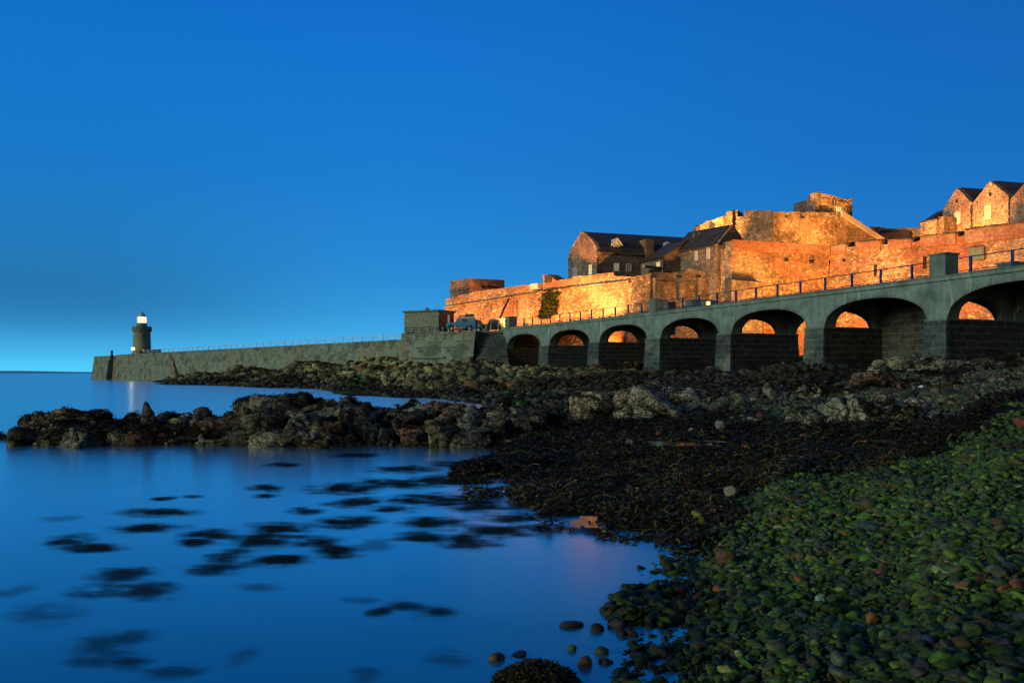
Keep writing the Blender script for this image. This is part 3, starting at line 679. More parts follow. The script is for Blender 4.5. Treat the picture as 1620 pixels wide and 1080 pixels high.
def far_shore():
    rng = np.random.default_rng(55); P, S, Cc = [], [], []
    # crest of the rock bank below the breakwater, and its foot in the inlet (photo bearings, distances)
    crest = np.array([(262, 222, .1), (300, 212, 1.5), (330, 205, 2.3), (355, 200, 1.4), (400, 186, 3.4), (455, 172, 4.2), (520, 160, 4.2), (560, 153, 4.0), (640, 138, 4.0), (700, 127, 4.3), (745, 119, 4.4), (790, 117, 3.4), (830, 112, 2.6), (900, 103, 2.2), (960, 95, 1.9)], float)
    foot = np.array([(262, 190), (300, 186), (400, 155), (500, 127), (600, 97), (680, 76), (740, 74), (800, 74), (860, 76), (960, 80)], float)
    for i in range(7500):
        px = 262 + 780 * rng.uniform() ** .9; dc = np.interp(px, crest[:, 0], crest[:, 1]); zc = np.interp(px, crest[:, 0], crest[:, 2]); df = np.interp(px, foot[:, 0], foot[:, 1]) * .93
        t = rng.uniform(); d = df + (dc - df) * t; x = X(px, d)
        r = (.22 + .55 * rng.uniform() ** 1.8) * (.6 + .4 * d / 150) * (1 if rng.uniform() > .08 else 1.6)
        if t < .25: r *= .6
        r = min(r, .45 + zc * .35, .95 if px < 800 else .5); zt = float(terr([x], [d], px < 800)[0])
        if zt < -.25: continue
        P.append((x, d, zt + r * (rng.uniform(-.2, .25) if t < .85 else -.2))); S.append((r * rng.uniform(1, 1.5), r * rng.uniform(.8, 1.1), r * rng.uniform(.6, 1.0)))
        n = float(vnoise([[x * .09, d * .09, 2.0]], 4)[0]); m = float(vnoise([[x * .25, d * .2, 7.0]], 8)[0])
        if t < .18: c = (.045, .043, .03)
        elif t > .85: c = (.085, .055, .04) if n > .5 else (.06, .065, .042)
        elif n > .72: c = (.17, .10, .06)
        elif m > .52 and px > 480: c = (.30, .30, .17)
        else: c = (.14, .13, .09) if n > .35 else (.13, .15, .10)
        f = rng.uniform(.6, 1.45) * (1 if px < 830 else .6); Cc.append([c[0] * f, c[1] * f, c[2] * f * .75])
    for i in range(9000):     # dark tide-washed stones along the foot of the bank and out below the arches
        if i < 5200: px = 262 + 640 * rng.uniform(); df = np.interp(px, foot[:, 0], foot[:, 1]); d = df * rng.uniform(.80, 1.22)
        else: px = rng.uniform(690, 1320); d = rng.uniform(42, 100)
        x = X(px, d); zt = float(terr([x], [d])[0])
        if zt < -.12: continue
        r = rng.uniform(.12, .38) * (.5 + d / 150); P.append((x, d, zt + r * .1)); S.append((r * rng.uniform(1, 1.7), r * rng.uniform(.8, 1.1), r * rng.uniform(.4, .7)))
        g = float(vnoise([[x * .12, d * .12, 5.0]], 6)[0]); c = (.05, .048, .034) if g < .6 else ((.085, .09, .06) if g < .78 else (.05, .10, .03)); f = rng.uniform(.4, 1.5); Cc.append([a * f for a in c])
    V, Fc, Q = stones(np.array(P), np.array(S), np.array(Cc), 2, 9, (.38, .98), .02, tilt=.3, rng=rng, nz=.12, nfreq=1.8, boxy=6)
    tag(npmesh('rock_bank', V, Fc, M['far_rock'], Q), 'jumbled rocky foreshore sloping from the breakwater into the inlet', 'rocks', kind='stuff')
far_shore()

def one_rock(name, label, px, py, d, rx, rz, col, seed, cat='stone', sub=3, mat='pebble', ry=None, sink=.35, z=None, cut=(.55, .95), planes=7, group=None, boxy=None):
    rng = np.random.default_rng(seed); x = X(px, d)
    zz = float(terr([x], [d])[0]) if z is None else z
    sc = np.array([[rx, ry or rx * .85, rz]])
    V, Fc, Cc = stones(np.array([[x, d, zz + rz * (1 - sink * 1.2)]]), sc, np.array([col]), sub, planes, cut, .04, tilt=.12, rng=rng, nz=.07 if cat == 'stone' else .16, nfreq=1.6 / rx, boxy=boxy if boxy is not None else (0 if cat == 'stone' else 5))
    if cat == 'boulder': V, Cc = fracture(V, Cc, rx * 1.3, rx * .18, np.tile([[x, d, zz]], (len(V), 1)), seed, .25)
    return tag(npmesh(name, V, Fc, M[mat], Cc), label, cat, group)
RK = 'bare_rock'
for k, (lab, px, d, rx, rz, col, z) in enumerate([
    ('small pointed rock standing above the seaward end of the ridge', 235, 26.3, .30, .46, (.12, .11, .09), .62),
    ('leaning pointed rock in the dip of the long ridge', 320, 26.2, .32, .44, (.15, .15, .12), .50),
    ('red-brown block wedged in the face of the long ridge', 531, 24.5, .28, .30, (.15, .085, .05), .38),
    ('pale angular boulder at the waterline below the red-brown block', 487, 24.2, .32, .36, (.24, .24, .18), .02),
    ('tan squared boulder at the waterline beside the pale angular one', 517, 24.0, .36, .32, (.20, .17, .11), .0),
    ('rounded olive boulder in the middle of the ridge face', 462, 24.3, .46, .50, (.17, .15, .09), .12),
    ('pale yellowish slab leaning at the landward waterline of the ridge', 692, 24.1, .48, .42, (.24, .23, .13), .10),
    ('big flat-topped boulder topping the pale part of the ridge', 665, 26.0, .62, .32, (.11, .095, .065), .62),
    ('pale block low in the landward end of the ridge', 757, 24.1, .42, .26, (.20, .19, .11), .05),
    ('light grey upright block near the landward end of the ridge', 735, 25.0, .40, .46, (.20, .22, .17), .50),
    ('pale humped boulder in the seaward part of the ridge', 130, 24.3, .62, .55, (.20, .21, .14), -.05),
    ('dull brown boulder at the very tip of the ridge', 38, 24.9, .42, .42, (.12, .11, .07), .0)]):
    one_rock('boulder', lab, px, 0, d, rx, rz, tuple(c * .85 for c in col), 300 + k, 'boulder', 4, RK, z=z - rz * .35, cut=(.38, .75) if k < 2 else (.45, .95), planes=6 if k < 2 else 9, boxy=0 if k < 2 else 4)

for k, (lab, px, py, rpx, flat, col) in enumerate([
    ('orange-brown stone among dark cobbles near the water', 1138, 937, 11, .6, (.30, .11, .035)),
    ('pale mint-green rounded stone amid green cobbles', 1297, 957, 9, .9, (.22, .42, .26)),
    ('flat dusky pink stone at the bottom corner of the beach', 1590, 1030, 17, .6, (.17, .085, .075)),
    ('rust-coloured angular stone at the picture edge', 1608, 937, 14, .9, (.20, .085, .04)),
    ('flat orange stone in the middle of the green cobbles', 1388, 909, 13, .45, (.26, .10, .045)),
    ('large flat teal-green slab of stone on the upper cobbles', 1372, 842, 22, .4, (.07, .13, .085)),
    ('olive boulder just above the teal-green slab', 1368, 808, 22, .55, (.09, .10, .03)),
    ('squarish brown stone beside the water side of the cobbles', 1148, 892, 17, .8, (.13, .075, .035)),
    ('pale lichened block at the edge of the seaweed', 1156, 789, 13, .9, (.30, .28, .18)),
    ('large olive oblong stone low on the beach', 1226, 1032, 20, .6, (.11, .12, .04)),
    ('plain round grey-green stone below the olive oblong one', 1327, 1056, 15, .9, (.11, .14, .10)),
    ('dark red stone at the inner edge of the cobbles', 1075, 939, 13, .7, (.09, .02, .018)),
    ('bright red-brown stone high on the beach', 1613, 675, 12, .7, (.26, .07, .05)),
    ('small orange pebble in the weed below the shingle', 1447, 691, 6, .7, (.34, .14, .05)),
    ('salmon flat stone lying on dark weed', 1273, 692, 10, .4, (.24, .09, .06)),
    ('light grey stone standing in weed near the tide pool', 1140, 680, 10, 1.0, (.16, .20, .16)),
    ('squat tan stone at the near side of the tide pool', 996, 707, 10, .7, (.16, .14, .08)),
    ('small orange stone at the far edge of the tide pool', 1042, 688, 5, .7, (.34, .13, .05)),
    ('lime-green mossy stone at the weed margin', 1103, 818, 10, .6, (.20, .26, .03)),
    ('long bluish flat stone in the middle cobbles', 1202, 956, 11, .4, (.08, .12, .14)),
    ('pale yellow-green stone at the bottom of the beach', 1147, 1066, 12, .9, (.30, .34, .12)),
    ('long green-striped slab at the bottom of the beach', 1335, 1072, 22, .4, (.10, .14, .07)),
    ('large dark green mossy boulder low on the beach', 1333, 1005, 20, .6, (.03, .075, .02)),
    ('white-flecked light stone near the bottom edge', 1168, 1040, 9, .8, (.28, .36, .16)),
    ('blue-black angular stone under the mossy boulder', 1470, 1022, 14, .8, (.03, .045, .08)),
    ('flat reddish stone between two green ones', 1395, 1040, 13, .5, (.16, .07, .04))]):
    # find where that bearing meets the beach
    ds = np.linspace(4.2, 40, 1400); xs = X(px, ds); zs = terr(xs, ds); yy = 590 - (zs - H) * F / ds
    j = int(np.argmin(np.abs(yy - py))); d = float(ds[j]); r = rpx / F * d
    one_rock('cobble', lab, px, py, d, r * 1.1, r * flat, tuple(c * .72 for c in col), 400 + k, 'stone', 4, 'pebble', sink=.15, cut=(.45, .98), planes=8)
for k, (lab, px, py, rpx, flat, col) in enumerate([
    ('lone tan stone breaking the water near the weed mound', 785, 1043, 13, .7, (.09, .07, .04)),
    ('orange-flecked rock in the water off the weed mound', 925, 1052, 13, .9, (.14, .065, .025)),
    ('green mossy stone awash in the shallows', 905, 1027, 8, .8, (.03, .10, .02)),
    ('long dark flat stone awash off the cobbles', 903, 988, 20, .25, (.05, .03, .02)),
    ('dark rounded rock at the shallow edge, next to the long flat one', 945, 996, 12, .7, (.03, .025, .015)),
    ('dark rock with a pale top at the shallow edge', 975, 991, 13, .7, (.07, .06, .045)),
    ('dull green rock in shallow water close to the cobbles', 953, 1032, 11, .7, (.05, .07, .03)),
    ('pair-topped brown rock at the foot of the cobbles', 958, 1048, 12, .6, (.06, .05, .03)),
    ('faint blackish rock just awash by the lone tan stone', 822, 1036, 14, .25, (.03, .02, .018)),
    ('flat blue-grey stone awash where weed meets water', 777, 728, 14, .25, (.16, .20, .26)),
    ('dark stone at the upper shallow margin of the cobbles', 1058, 890, 9, .7, (.03, .03, .02))]):
    d = H * F / (py - 590); r = rpx / F * d
    one_rock('wet_stone', lab, px, py, d, r * 1.1, r * flat, col, 500 + k, 'stone', 3, 'pebble', z=-r * flat * .35, cut=(.62, .98), planes=5)

# white float on the shingle
fl = MB(); d = 36; x = X(1458, d); z0 = float(terr([x], [d])[0])
fl.ring((x, d), [.02, .09, .13, .13, .09, .02], [z0, z0 + .03, z0 + .10, z0 + .16, z0 + .23, z0 + .26], 12)
tag(fl.build('mooring_float', M['white_paint'], smooth=True), 'small white float lying on the grey shingle', 'float')

# tide pools
def pool(px, py, rx, ry, z, seed):
    d = (H - z) * F / (py - 590); rng = np.random.default_rng(seed); n = 28; m = MB()
    pts = []
    for i in range(n):
        a = 2 * math.pi * i / n; k = 1 + .3 * math.sin(3 * a + seed) + .18 * math.sin(7 * a + seed * 2) + rng.uniform(-.1, .1)
        pts.append((X(px, d) + rx * k * math.cos(a), d + ry * k * math.sin(a), z))
    m.add(pts, [tuple(range(n))]); o = m.build('water_pool', M['pool']); tag(o, kind='structure')
pool(1050, 701, .32, .5, .60, 2); pool(1095, 703, .42, .4, .62, 3); pool(1130, 698, .2, .3, .64, 9); pool(1392, 698, .22, .3, .92, 5); pool(1190, 706, .22, .3, .62, 7)
pool(930, 826, .22, .45, .055, 4)

# ------------------------------------------------------------------ seaweed
def fronds(P, L, Wd, col, rng, up=.25):
    """each frond is a bent strap of two quads"""
    N = len(P); a = rng.uniform(0, 6.28, N); dx, dy = np.cos(a), np.sin(a); lift = rng.normal(up, .28, N)
    D = np.stack([dx * np.cos(lift), dy * np.cos(lift), np.sin(lift)], 1)
    S = np.stack([-dy, dx, rng.normal(0, .5, N)], 1); S /= np.linalg.norm(S, axis=1, keepdims=True)
    Dn = D.copy(); Dn[:, 2] -= rng.uniform(.3, 1.1, N); Dn /= np.linalg.norm(Dn, axis=1, keepdims=True)
    w = (S * Wd[:, None]); A = P; B = P + D * (L * .55)[:, None]; Cq = B + Dn * (L * .45)[:, None]
    V = np.stack([A - w * .4, A + w * .4, B - w, B + w, Cq - w * .55, Cq + w * .55], 1).reshape(-1, 3)
    k = (np.arange(N) * 6)[:, None]; Fq = np.concatenate([k + np.array([[0, 1, 3, 2]]), k + np.array([[2, 3, 5, 4]])])
    return V, Fq, np.repeat(col, 6, axis=0)
WP = [(26, (.018, .014, .008)), (24, (.042, .032, .014)), (14, (.060, .054, .016)), (9, (.018, .022, .018)), (6, (.09, .085, .018)), (7, (.075, .035, .018)), (1.2, (.06, .16, .015))]
def build_weed():
    parts = []; rng = np.random.default_rng(90)
    # carpet on the low shore
    for (n, pxr, dr, ls, seed) in [(95000, (690, 1560), (10.2, 19), 1.0, 1), (60000, (760, 1660), (18, 30), 1.5, 2), (22000, (860, 1640), (30, 60), 2.6, 3)]:
        d = np.sqrt(rng.uniform(dr[0] ** 2, dr[1] ** 2, n)); px = rng.uniform(pxr[0], pxr[1], n); x = (px - 810) / F * d
        peb, sh, nn, n2 = zones(x, d); z = terr(x, d)
        clump = fbm(np.stack([x, d, 0 * x], 1) * 1.3, 3, 61)
        edge = np.interp(px, [690, 760, 850, 1000], [.08, .06, .02, -.02])
        k = (peb + .25 * (clump - .5) < .5) & (sh < .45 + .5 * (clump - .5)) & (z > -.05 + edge * .3) & (clump > (.40 if dr[0] < 18 else .44))
        x, d, z, clump = x[k], d[k], z[k], clump[k]
        N = len(x); L = rng.uniform(.05, .15, N) * ls; w = rng.uniform(.008, .022, N) * ls
        h = np.maximum(0, clump - .40) * .55 * rng.uniform(0, 1, N)
        c = palette(N, WP, rng); big = fbm(np.stack([x, d, 0 * x], 1) * .35, 3, 71)
        c = c * (.6 + 1.2 * np.clip((big - .35) * 2.5, 0, 1))[:, None]
        parts.append(fronds(np.stack([x, d, z + h], 1), L, w, c, rng))
    n = 9000; d = np.sqrt(rng.uniform(10.4 ** 2, 26 ** 2, n)); px = rng.uniform(700, 1520, n); x = (px - 810) / F * d
    peb, sh, nn, n2 = zones(x, d); z = terr(x, d); k = (peb < .4) & (sh < .5) & (z > -.02); x, d, z = x[k], d[k], z[k]
    parts.append(fronds(np.stack([x, d, z + .05], 1), rng.uniform(.2, .55, len(x)), rng.uniform(.008, .02, len(x)), palette(len(x), WP, rng) * 1.25, rng, .02))
    # on the outcrops
    for V, Fc, amt, dist in WEED_SEED:
        A, B, Cv = V[Fc[:, 0]], V[Fc[:, 1]], V[Fc[:, 2]]; nr = np.cross(B - A, Cv - A); ar = np.linalg.norm(nr, axis=1); nr = nr / np.maximum(ar, 1e-9)[:, None]
        n = int(24000 * amt * (.5 if dist > 40 else 1)); pr = ar * (np.clip(nr[:, 2], .03, 1)); idx = rng.choice(len(Fc), n, p=pr / pr.sum())
        b = rng.uniform(size=(n, 2)); fl_ = b.sum(1) > 1; b[fl_] = 1 - b[fl_]
        P = A[idx] + (B - A)[idx] * b[:, :1] + (Cv - A)[idx] * b[:, 1:]
        m = fbm(P * 1.15, 3, 81) + .10 * nr[idx, 2] ; k = (m > (.50 if dist < 28 and amt > 1 else .575)) & (P[:, 2] > .0)
        P, N_ = P[k], nr[idx][k]; N = len(P); s = 1.0 if dist < 28 else dist / 28
        L = rng.uniform(.06, .17, N) * s; w = rng.uniform(.012, .026, N) * s
        parts.append(fronds(P + N_ * rng.uniform(0, .05, N)[:, None], L, w, palette(N, WP, rng) * .85, rng, .05))
    V, Fc, Cc = join(parts)
    tag(npmesh('seaweed', V, Fc, M['weed'], Cc, smooth=False), 'dark brown bladder wrack carpeting the low shore and rocks', 'seaweed', kind='stuff')
build_weed()

def weed_mound():
    rng = np.random.default_rng(5); N = 9000; a = rng.uniform(0, 6.28, N); r = np.sqrt(rng.uniform(0, 1, N))
    d0 = 5.75; x = X(848, d0) + .27 * r * np.cos(a); y = d0 - .05 + .34 * r * np.sin(a)
    z = .10 * (1 - r ** 2) * (.6 + .8 * fbm(np.stack([x, y, 0 * x], 1) * 9, 2, 3))
    c = palette(N, [(5, (.03, .025, .010)), (4, (.055, .05, .012)), (2, (.10, .08, .02))], rng)
    V, Fc, Cc = fronds(np.stack([x, y, z], 1), rng.uniform(.02, .055, N), rng.uniform(.004, .009, N), c, rng, .4)
    B, Fb = ICO[3]; Vb = B * np.array([.27, .33, .08]) + np.array([X(848, d0), d0 - .05, -.005])
    tri = np.concatenate([Fc[:, [0, 1, 2]], Fc[:, [0, 2, 3]]])
    V2, F2, C2 = join([(V, tri, Cc), (Vb, Fb, np.tile([.012, .011, .006], (len(Vb), 1)))])
    tag(npmesh('seaweed_mound', V2, F2, M['weed'], C2, smooth=False), 'bushy olive-brown mound of seaweed rising from the shallows', 'seaweed')
weed_mound()

PATCH = [(447,735,30,3),(419,772,30,5),(421,784,22,3),(261,788,20,3),(305,785,16,2),(250,810,68,6),(236,835,62,6),(94,820,34,4),(111,855,38,9),(147,867,55,6),(333,845,50,7),(311,858,38,6),
 (439,835,55,8),(414,855,60,11),(497,856,45,8),(361,880,36,9),(439,887,50,9),(483,808,30,5),(547,826,56,9),(592,864,32,10),(539,873,46,8),(542,773,60,8),(622,765,62,7),(578,794,60,7),
 (683,826,54,8),(667,849,48,7),(739,857,56,9),(778,840,70,8),(333,900,56,8),(194,907,56,9),(239,934,52,12),(161,933,50,10),(17,935,30,9),(75,970,60,18),(175,1015,64,16),(167,1042,64,11),
 (211,1052,34,9),(275,1062,46,11),(383,1037,22,14),(600,968,22,6),(641,958,32,6),(689,970,36,9),(569,948,30,4),(408,929,40,5),(578,1068,28,12),(705,1040,38,12),
 (640,742,60,5),(700,760,60,8),(690,790,70,9),(760,800,60,8),(850,836,60,6),(900,812,50,6),(815,820,60,7),(730,735,50,5),(620,805,40,5),(560,720,40,3)]
def weed_patches():
    rng = np.random.default_rng(17); rows = {}
    names = ['nearest the ridge', 'second out from the ridge', 'in the middle of the water', 'below the middle of the water', 'nearest the viewer']
    bands = [0, 775, 830, 875, 945, 2000]
    for k in PATCH:
        for b in range(5):
            if bands[b] <= k[1] < bands[b + 1]: rows.setdefault(b, []).append(k)
    rowname = ['in the row next to the ridge', 'in the second row below the ridge', 'in the third row below the ridge', 'in the fourth row below the ridge', 'in the row at the bottom edge']
    ordn = 'first second third fourth fifth sixth seventh eighth ninth tenth eleventh twelfth thirteenth fourteenth fifteenth sixteenth seventeenth eighteenth'.split()
    for b, ks in rows.items():
        for j, (px, py, hw, hh) in enumerate(sorted(ks)):
            d0 = H * F / (py + hh - 590); d1 = H * F / (py - hh - 590); d = (d0 + d1) / 2; ry = (d1 - d0) / 2 * 1.7; rx = hw / F * d * 1.4
            nr_, nt = 5, 26; V, Fc, UV = [(0, 0, .012)], [], [(0, 0)]
            ph = rng.uniform(0, 6.28); sk = rng.uniform(-.4, .2)
            for i in range(1, nr_ + 1):
                r = i / nr_
                for q in range(nt):
                    a = 2 * math.pi * q / nt; x_, y_ = r * math.cos(a), r * math.sin(a)
                    V.append((rx * x_ + sk * ry * y_, ry * y_, .012 - .010 * r)); UV.append((x_, y_))
            for q in range(nt): Fc.append((0, 1 + q, 1 + (q + 1) % nt))
            for i in range(nr_ - 1):
                for q in range(nt):
                    a0 = 1 + i * nt; a1 = a0 + nt; Fc.append((a0 + q, a1 + q, a1 + (q + 1) % nt, a0 + (q + 1) % nt))
            me = bpy.data.meshes.new('floating_seaweed'); me.from_pydata(V, [], Fc); lay = me.uv_layers.new(name='UVMap')
            for lp in me.loops: lay.data[lp.index].uv = UV[lp.vertex_index]
            me.materials.append(M['weed_mat']); o = bpy.data.objects.new('floating_seaweed', me); COL.objects.link(o); o.location = (X(px, d), d, .004); o.color = (1, 1, 1, 1.0 if py < 900 else (.8 if py < 1000 else .5)) if hh / hw < .3 and (px, py) not in ((569, 948), (408, 929), (94, 820)) else (1, 1, 1, .35)
            size = 'wide' if hw > 48 else ('small' if hw < 28 else 'dark'); shp = 'streak' if hw / hh > 7.5 else 'patch'
            tag(o, '%s seaweed %s, %s from the left %s' % (size, shp, ordn[j], rowname[b]), 'seaweed', 'seaweed patches floating in the calm water')
weed_patches()

# ------------------------------------------------------------------ bridge
ARCH = [(121.6, 111.6, 7.15), (109.2, 99.5, 7.1), (97.4, 88.4, 7.07), (86.1, 77.6, 7.07), (75.9, 67.4, 7.12), (65.7, 57.2, 7.2), (55.8, 46.6, 7.35), (45.2, 36.4, 7.4)]
SPR = 5.45
def deck_z(d): return 7.72 + .25 * ((d - 84) / 40) ** 2     # underside of the coping
def bridge():
    root = empty('arched_bridge', (bx(84), 84, 5.0), 'long concrete bridge of rounded arches on dark stone piers leading to the castle', 'bridge')
    def low(d):
        for a, b, c in ARCH:
            if b <= d <= a:
                t = (d - (a + b) / 2) / ((a - b) / 2); return SPR + (c - SPR) * math.sqrt(max(0, 1 - abs(t) ** 2.3)), True
        return SPR, False
    ds = []
    for a, b, c in ARCH: ds += [(a + b) / 2 + (a - b) / 2 * math.cos(math.pi * i / 28) for i in range(29)]
    ds = sorted(set(ds + [123.5, 34.5]))
    def face(w0, w1, name, mat):
        m = MB()
        for a, b in zip(ds[:-1], ds[1:]):
            za, _ = low(a + 1e-6 if a != ds[0] else a); zb, _ = low(b - 1e-6)
            if not low((a + b) / 2)[1]: za = zb = SPR
            ta, tb = deck_z(a), deck_z(b)
            q = [bp(a, w0), bp(b, w0), bp(b, w1), bp(a, w1)]
            m.hexa([(*q[0], za), (*q[1], zb), (*q[2], zb), (*q[3], za)], [(*q[0], ta), (*q[1], tb), (*q[2], tb), (*q[3], ta)])
        # drop the inner partition faces between neighbouring slices
        key = {}; 
        for f in m.f:
            k = tuple(sorted((round(m.v[i][0], 4), round(m.v[i][1], 4), round(m.v[i][2], 3)) for i in f)); key.setdefault(k, []).append(f)
        m.f = [fs[0] for fs in key.values() if len(fs) == 1]
        bm_v = {}; nv = []; mp = {}
        for i, v in enumerate(m.v):
            k = (round(v[0], 4), round(v[1], 4), round(v[2], 3))
            if k not in bm_v: bm_v[k] = len(nv); nv.append(v)
            mp[i] = bm_v[k]
        m.v = nv; m.f = [tuple(mp[i] for i in f) for f in m.f]; m.f = [f for f in m.f if len(set(f)) > 2]
        return m.build(name, mat, root)
    face(0, .85, 'arch_wall', M['concrete']); face(6.15, 7.0, 'arch_wall', M['concrete_dull'])
    # raised rim along each near arch
    for a, b, c in ARCH:
        m = MB(); n = 30; pts = []
        for i in range(n + 1):
            t = -1 + 2 * i / n; d = (a + b) / 2 + (a - b) / 2 * t; z = SPR + (c - SPR) * math.sqrt(max(0, 1 - abs(t) ** 2.3)); pts.append((d, z))
        for (d0, z0), (d1, z1) in zip(pts[:-1], pts[1:]):
            q0, q1 = bp(d0, -.05), bp(d1, -.05); r0, r1 = bp(d0, -.002), bp(d1, -.002)
            m.hexa([(*q0, z0), (*q1, z1), (*r1, z1), (*r0, z0)], [(*q0, z0 + .14), (*q1, z1 + .14), (*r1, z1 + .14), (*r0, z0 + .14)])
        m.build('arch_rim', M['concrete_dull'], root)
    # deck slab, edge beam and coping
    def run(w0, w1, zo0, zo1, name, mat, par=root, a=34.5, b=123.5):
        m = MB(); dd = np.linspace(a, b, 46)
        for i in range(45):
            q = [bp(dd[i], w0), bp(dd[i + 1], w0), bp(dd[i + 1], w1), bp(dd[i], w1)]; z0, z1 = deck_z(dd[i]), deck_z(dd[i + 1])
            m.hexa([(*q[0], z0 + zo0), (*q[1], z1 + zo0), (*q[2], z1 + zo0), (*q[3], z0 + zo0)], [(*q[0], z0 + zo1), (*q[1], z1 + zo1), (*q[2], z1 + zo1), (*q[3], z0 + zo1)])
        return m.build(name, mat, par)
    run(.86, 6.14, -.22, .02, 'deck', M['soffit'])
    run(-.16, .9, .003, .24, 'edge_beam', M['concrete'])
    run(-.22, .55, .243, .32, 'coping', M['concrete_dull'])
    run(6.1, 7.15, .003, .28, 'edge_beam', M['concrete_dull'])
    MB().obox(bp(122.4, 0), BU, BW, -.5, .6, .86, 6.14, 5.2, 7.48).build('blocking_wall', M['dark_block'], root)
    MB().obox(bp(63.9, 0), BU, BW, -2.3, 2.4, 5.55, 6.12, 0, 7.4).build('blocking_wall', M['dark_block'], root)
    # piers
    gaps = [(123.0, 121.6)] + [(ARCH[i][1], ARCH[i + 1][0]) for i in range(len(ARCH) - 1)] + [(36.4, 35.0)]
    for i, (g0, g1) in enumerate(gaps):
        mid = (g0 + g1) / 2; hw = (g0 - g1) / 2 * 1.0866
        o = bp(mid, 0)
        m = MB(); b0, b1 = hw + .22, hw + .06
        def ringp(e, wv0, wv1, z): return [(o[0] + BU[0] * s + BW[0] * w, o[1] + BU[1] * s + BW[1] * w, z) for s, w in ((-e, wv0), (e, wv0), (e, wv1), (-e, wv1))]
        m.hexa(ringp(b0, -.35, 7.35, 0.2), ringp(b1, -.12, 7.12, SPR - .12))
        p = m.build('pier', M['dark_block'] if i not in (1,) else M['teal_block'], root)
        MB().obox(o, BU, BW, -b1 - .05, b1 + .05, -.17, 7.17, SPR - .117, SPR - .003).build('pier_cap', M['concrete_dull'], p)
        # front skin of each pier; its lit look is put into a lighter colour
        f = MB(); f.hexa(ringp(b0 + .02, -.41, -.10, .2), ringp(b1 + .02, -.18, .12, SPR - .125)); f.build('pier_lit_front', M['teal_block'], p)
        # cross wall with its own opening
        if 0 < i < 8:
            m = MB(); lo, hi_, cz = 1.15, 5.1, 6.8; ws = [.86] + [(lo + hi_) / 2 - (hi_ - lo) / 2 * math.cos(math.pi * k / 16) for k in range(17)] + [6.14]
            for wa, wb in zip(ws[:-1], ws[1:]):
                def lz(w): return SPR + (cz - SPR) * math.sqrt(max(0, 1 - abs((w - (lo + hi_) / 2) / ((hi_ - lo) / 2)) ** 2.2)) if lo <= w <= hi_ else SPR
                mid_in = lo < (wa + wb) / 2 < hi_
                za, zb = (lz(wa), lz(wb)) if mid_in else (SPR, SPR)
                q = [(wa, -hw + .12), (wb, -hw + .12), (wb, -hw + .5), (wa, -hw + .5)]
                pt = [(o[0] + BU[0] * s + BW[0] * w, o[1] + BU[1] * s + BW[1] * w) for w, s in q]; top = deck_z(mid) - .225
                m.hexa([(*pt[0], za), (*pt[1], zb), (*pt[2], zb), (*pt[3], za)], [(*x, top) for x in pt])
            m.build('cross_wall', M['concrete_dull'], root)
    # pillars on the parapet
    def pillar(d, half, w0, w1, h):
        o = bp(d, 0); z = deck_z(d) + .32
        p = MB().obox(o, BU, BW, -half, half, w0, w1, z - .3, z + h).build('pillar', M['concrete_dull'], root)
        MB().obox(o, BU, BW, -half - .07, half + .07, w0 - .07, w1 + .07, z + h + .003, z + h + .11).build('cap', M['concrete_dull'], p)
    for d, hf, h in ((121.3, .75, 1.35), (87.4, .62, 1.15), (56.4, .62, 1.35)): pillar(d, hf, -.12, 1.0, h)
    for d in (87.4, 56.4, 49.0): pillar(d, .62, 6.1, 7.2, 1.1)
    # railings
    post_me = None
    for (a, b, w) in ((120.2, 88.3, .1), (86.5, 57.2, .1), (55.6, 35.0, .1), (120.0, 88.3, 6.9), (86.5, 57.2, 6.9), (55.4, 35, 6.9)):
        n = max(2, int(round((a - b) / 2.45))); q = bp((a + b) / 2, w); m = MB(); dd = np.linspace(a, b, 14)
        for i in range(13):
            for h, r in ((.98, .035), (.16, .025)):
                m.tube((*bp(dd[i], w), deck_z(dd[i]) + .32 + h), (*bp(dd[i + 1], w), deck_z(dd[i + 1]) + .32 + h), r, 5)
        rail = m.build('railing', M['rail_dark'], root)
        for k in range(n):
            d = a - (a - b) * (k + .5) / n; c = bp(d, w); z = deck_z(d) + .30
            if post_me is None:
                p = MB().obox((0, 0), BU, BW, -.075, .075, -.055, .055, 0, 1.04).build('post', M['blue_paint']); post_me = p.data
            else:
                p = bpy.data.objects.new('post', post_me); COL.objects.link(p)
            p.location = (c[0], c[1], z); parent(p, rail)
bridge()

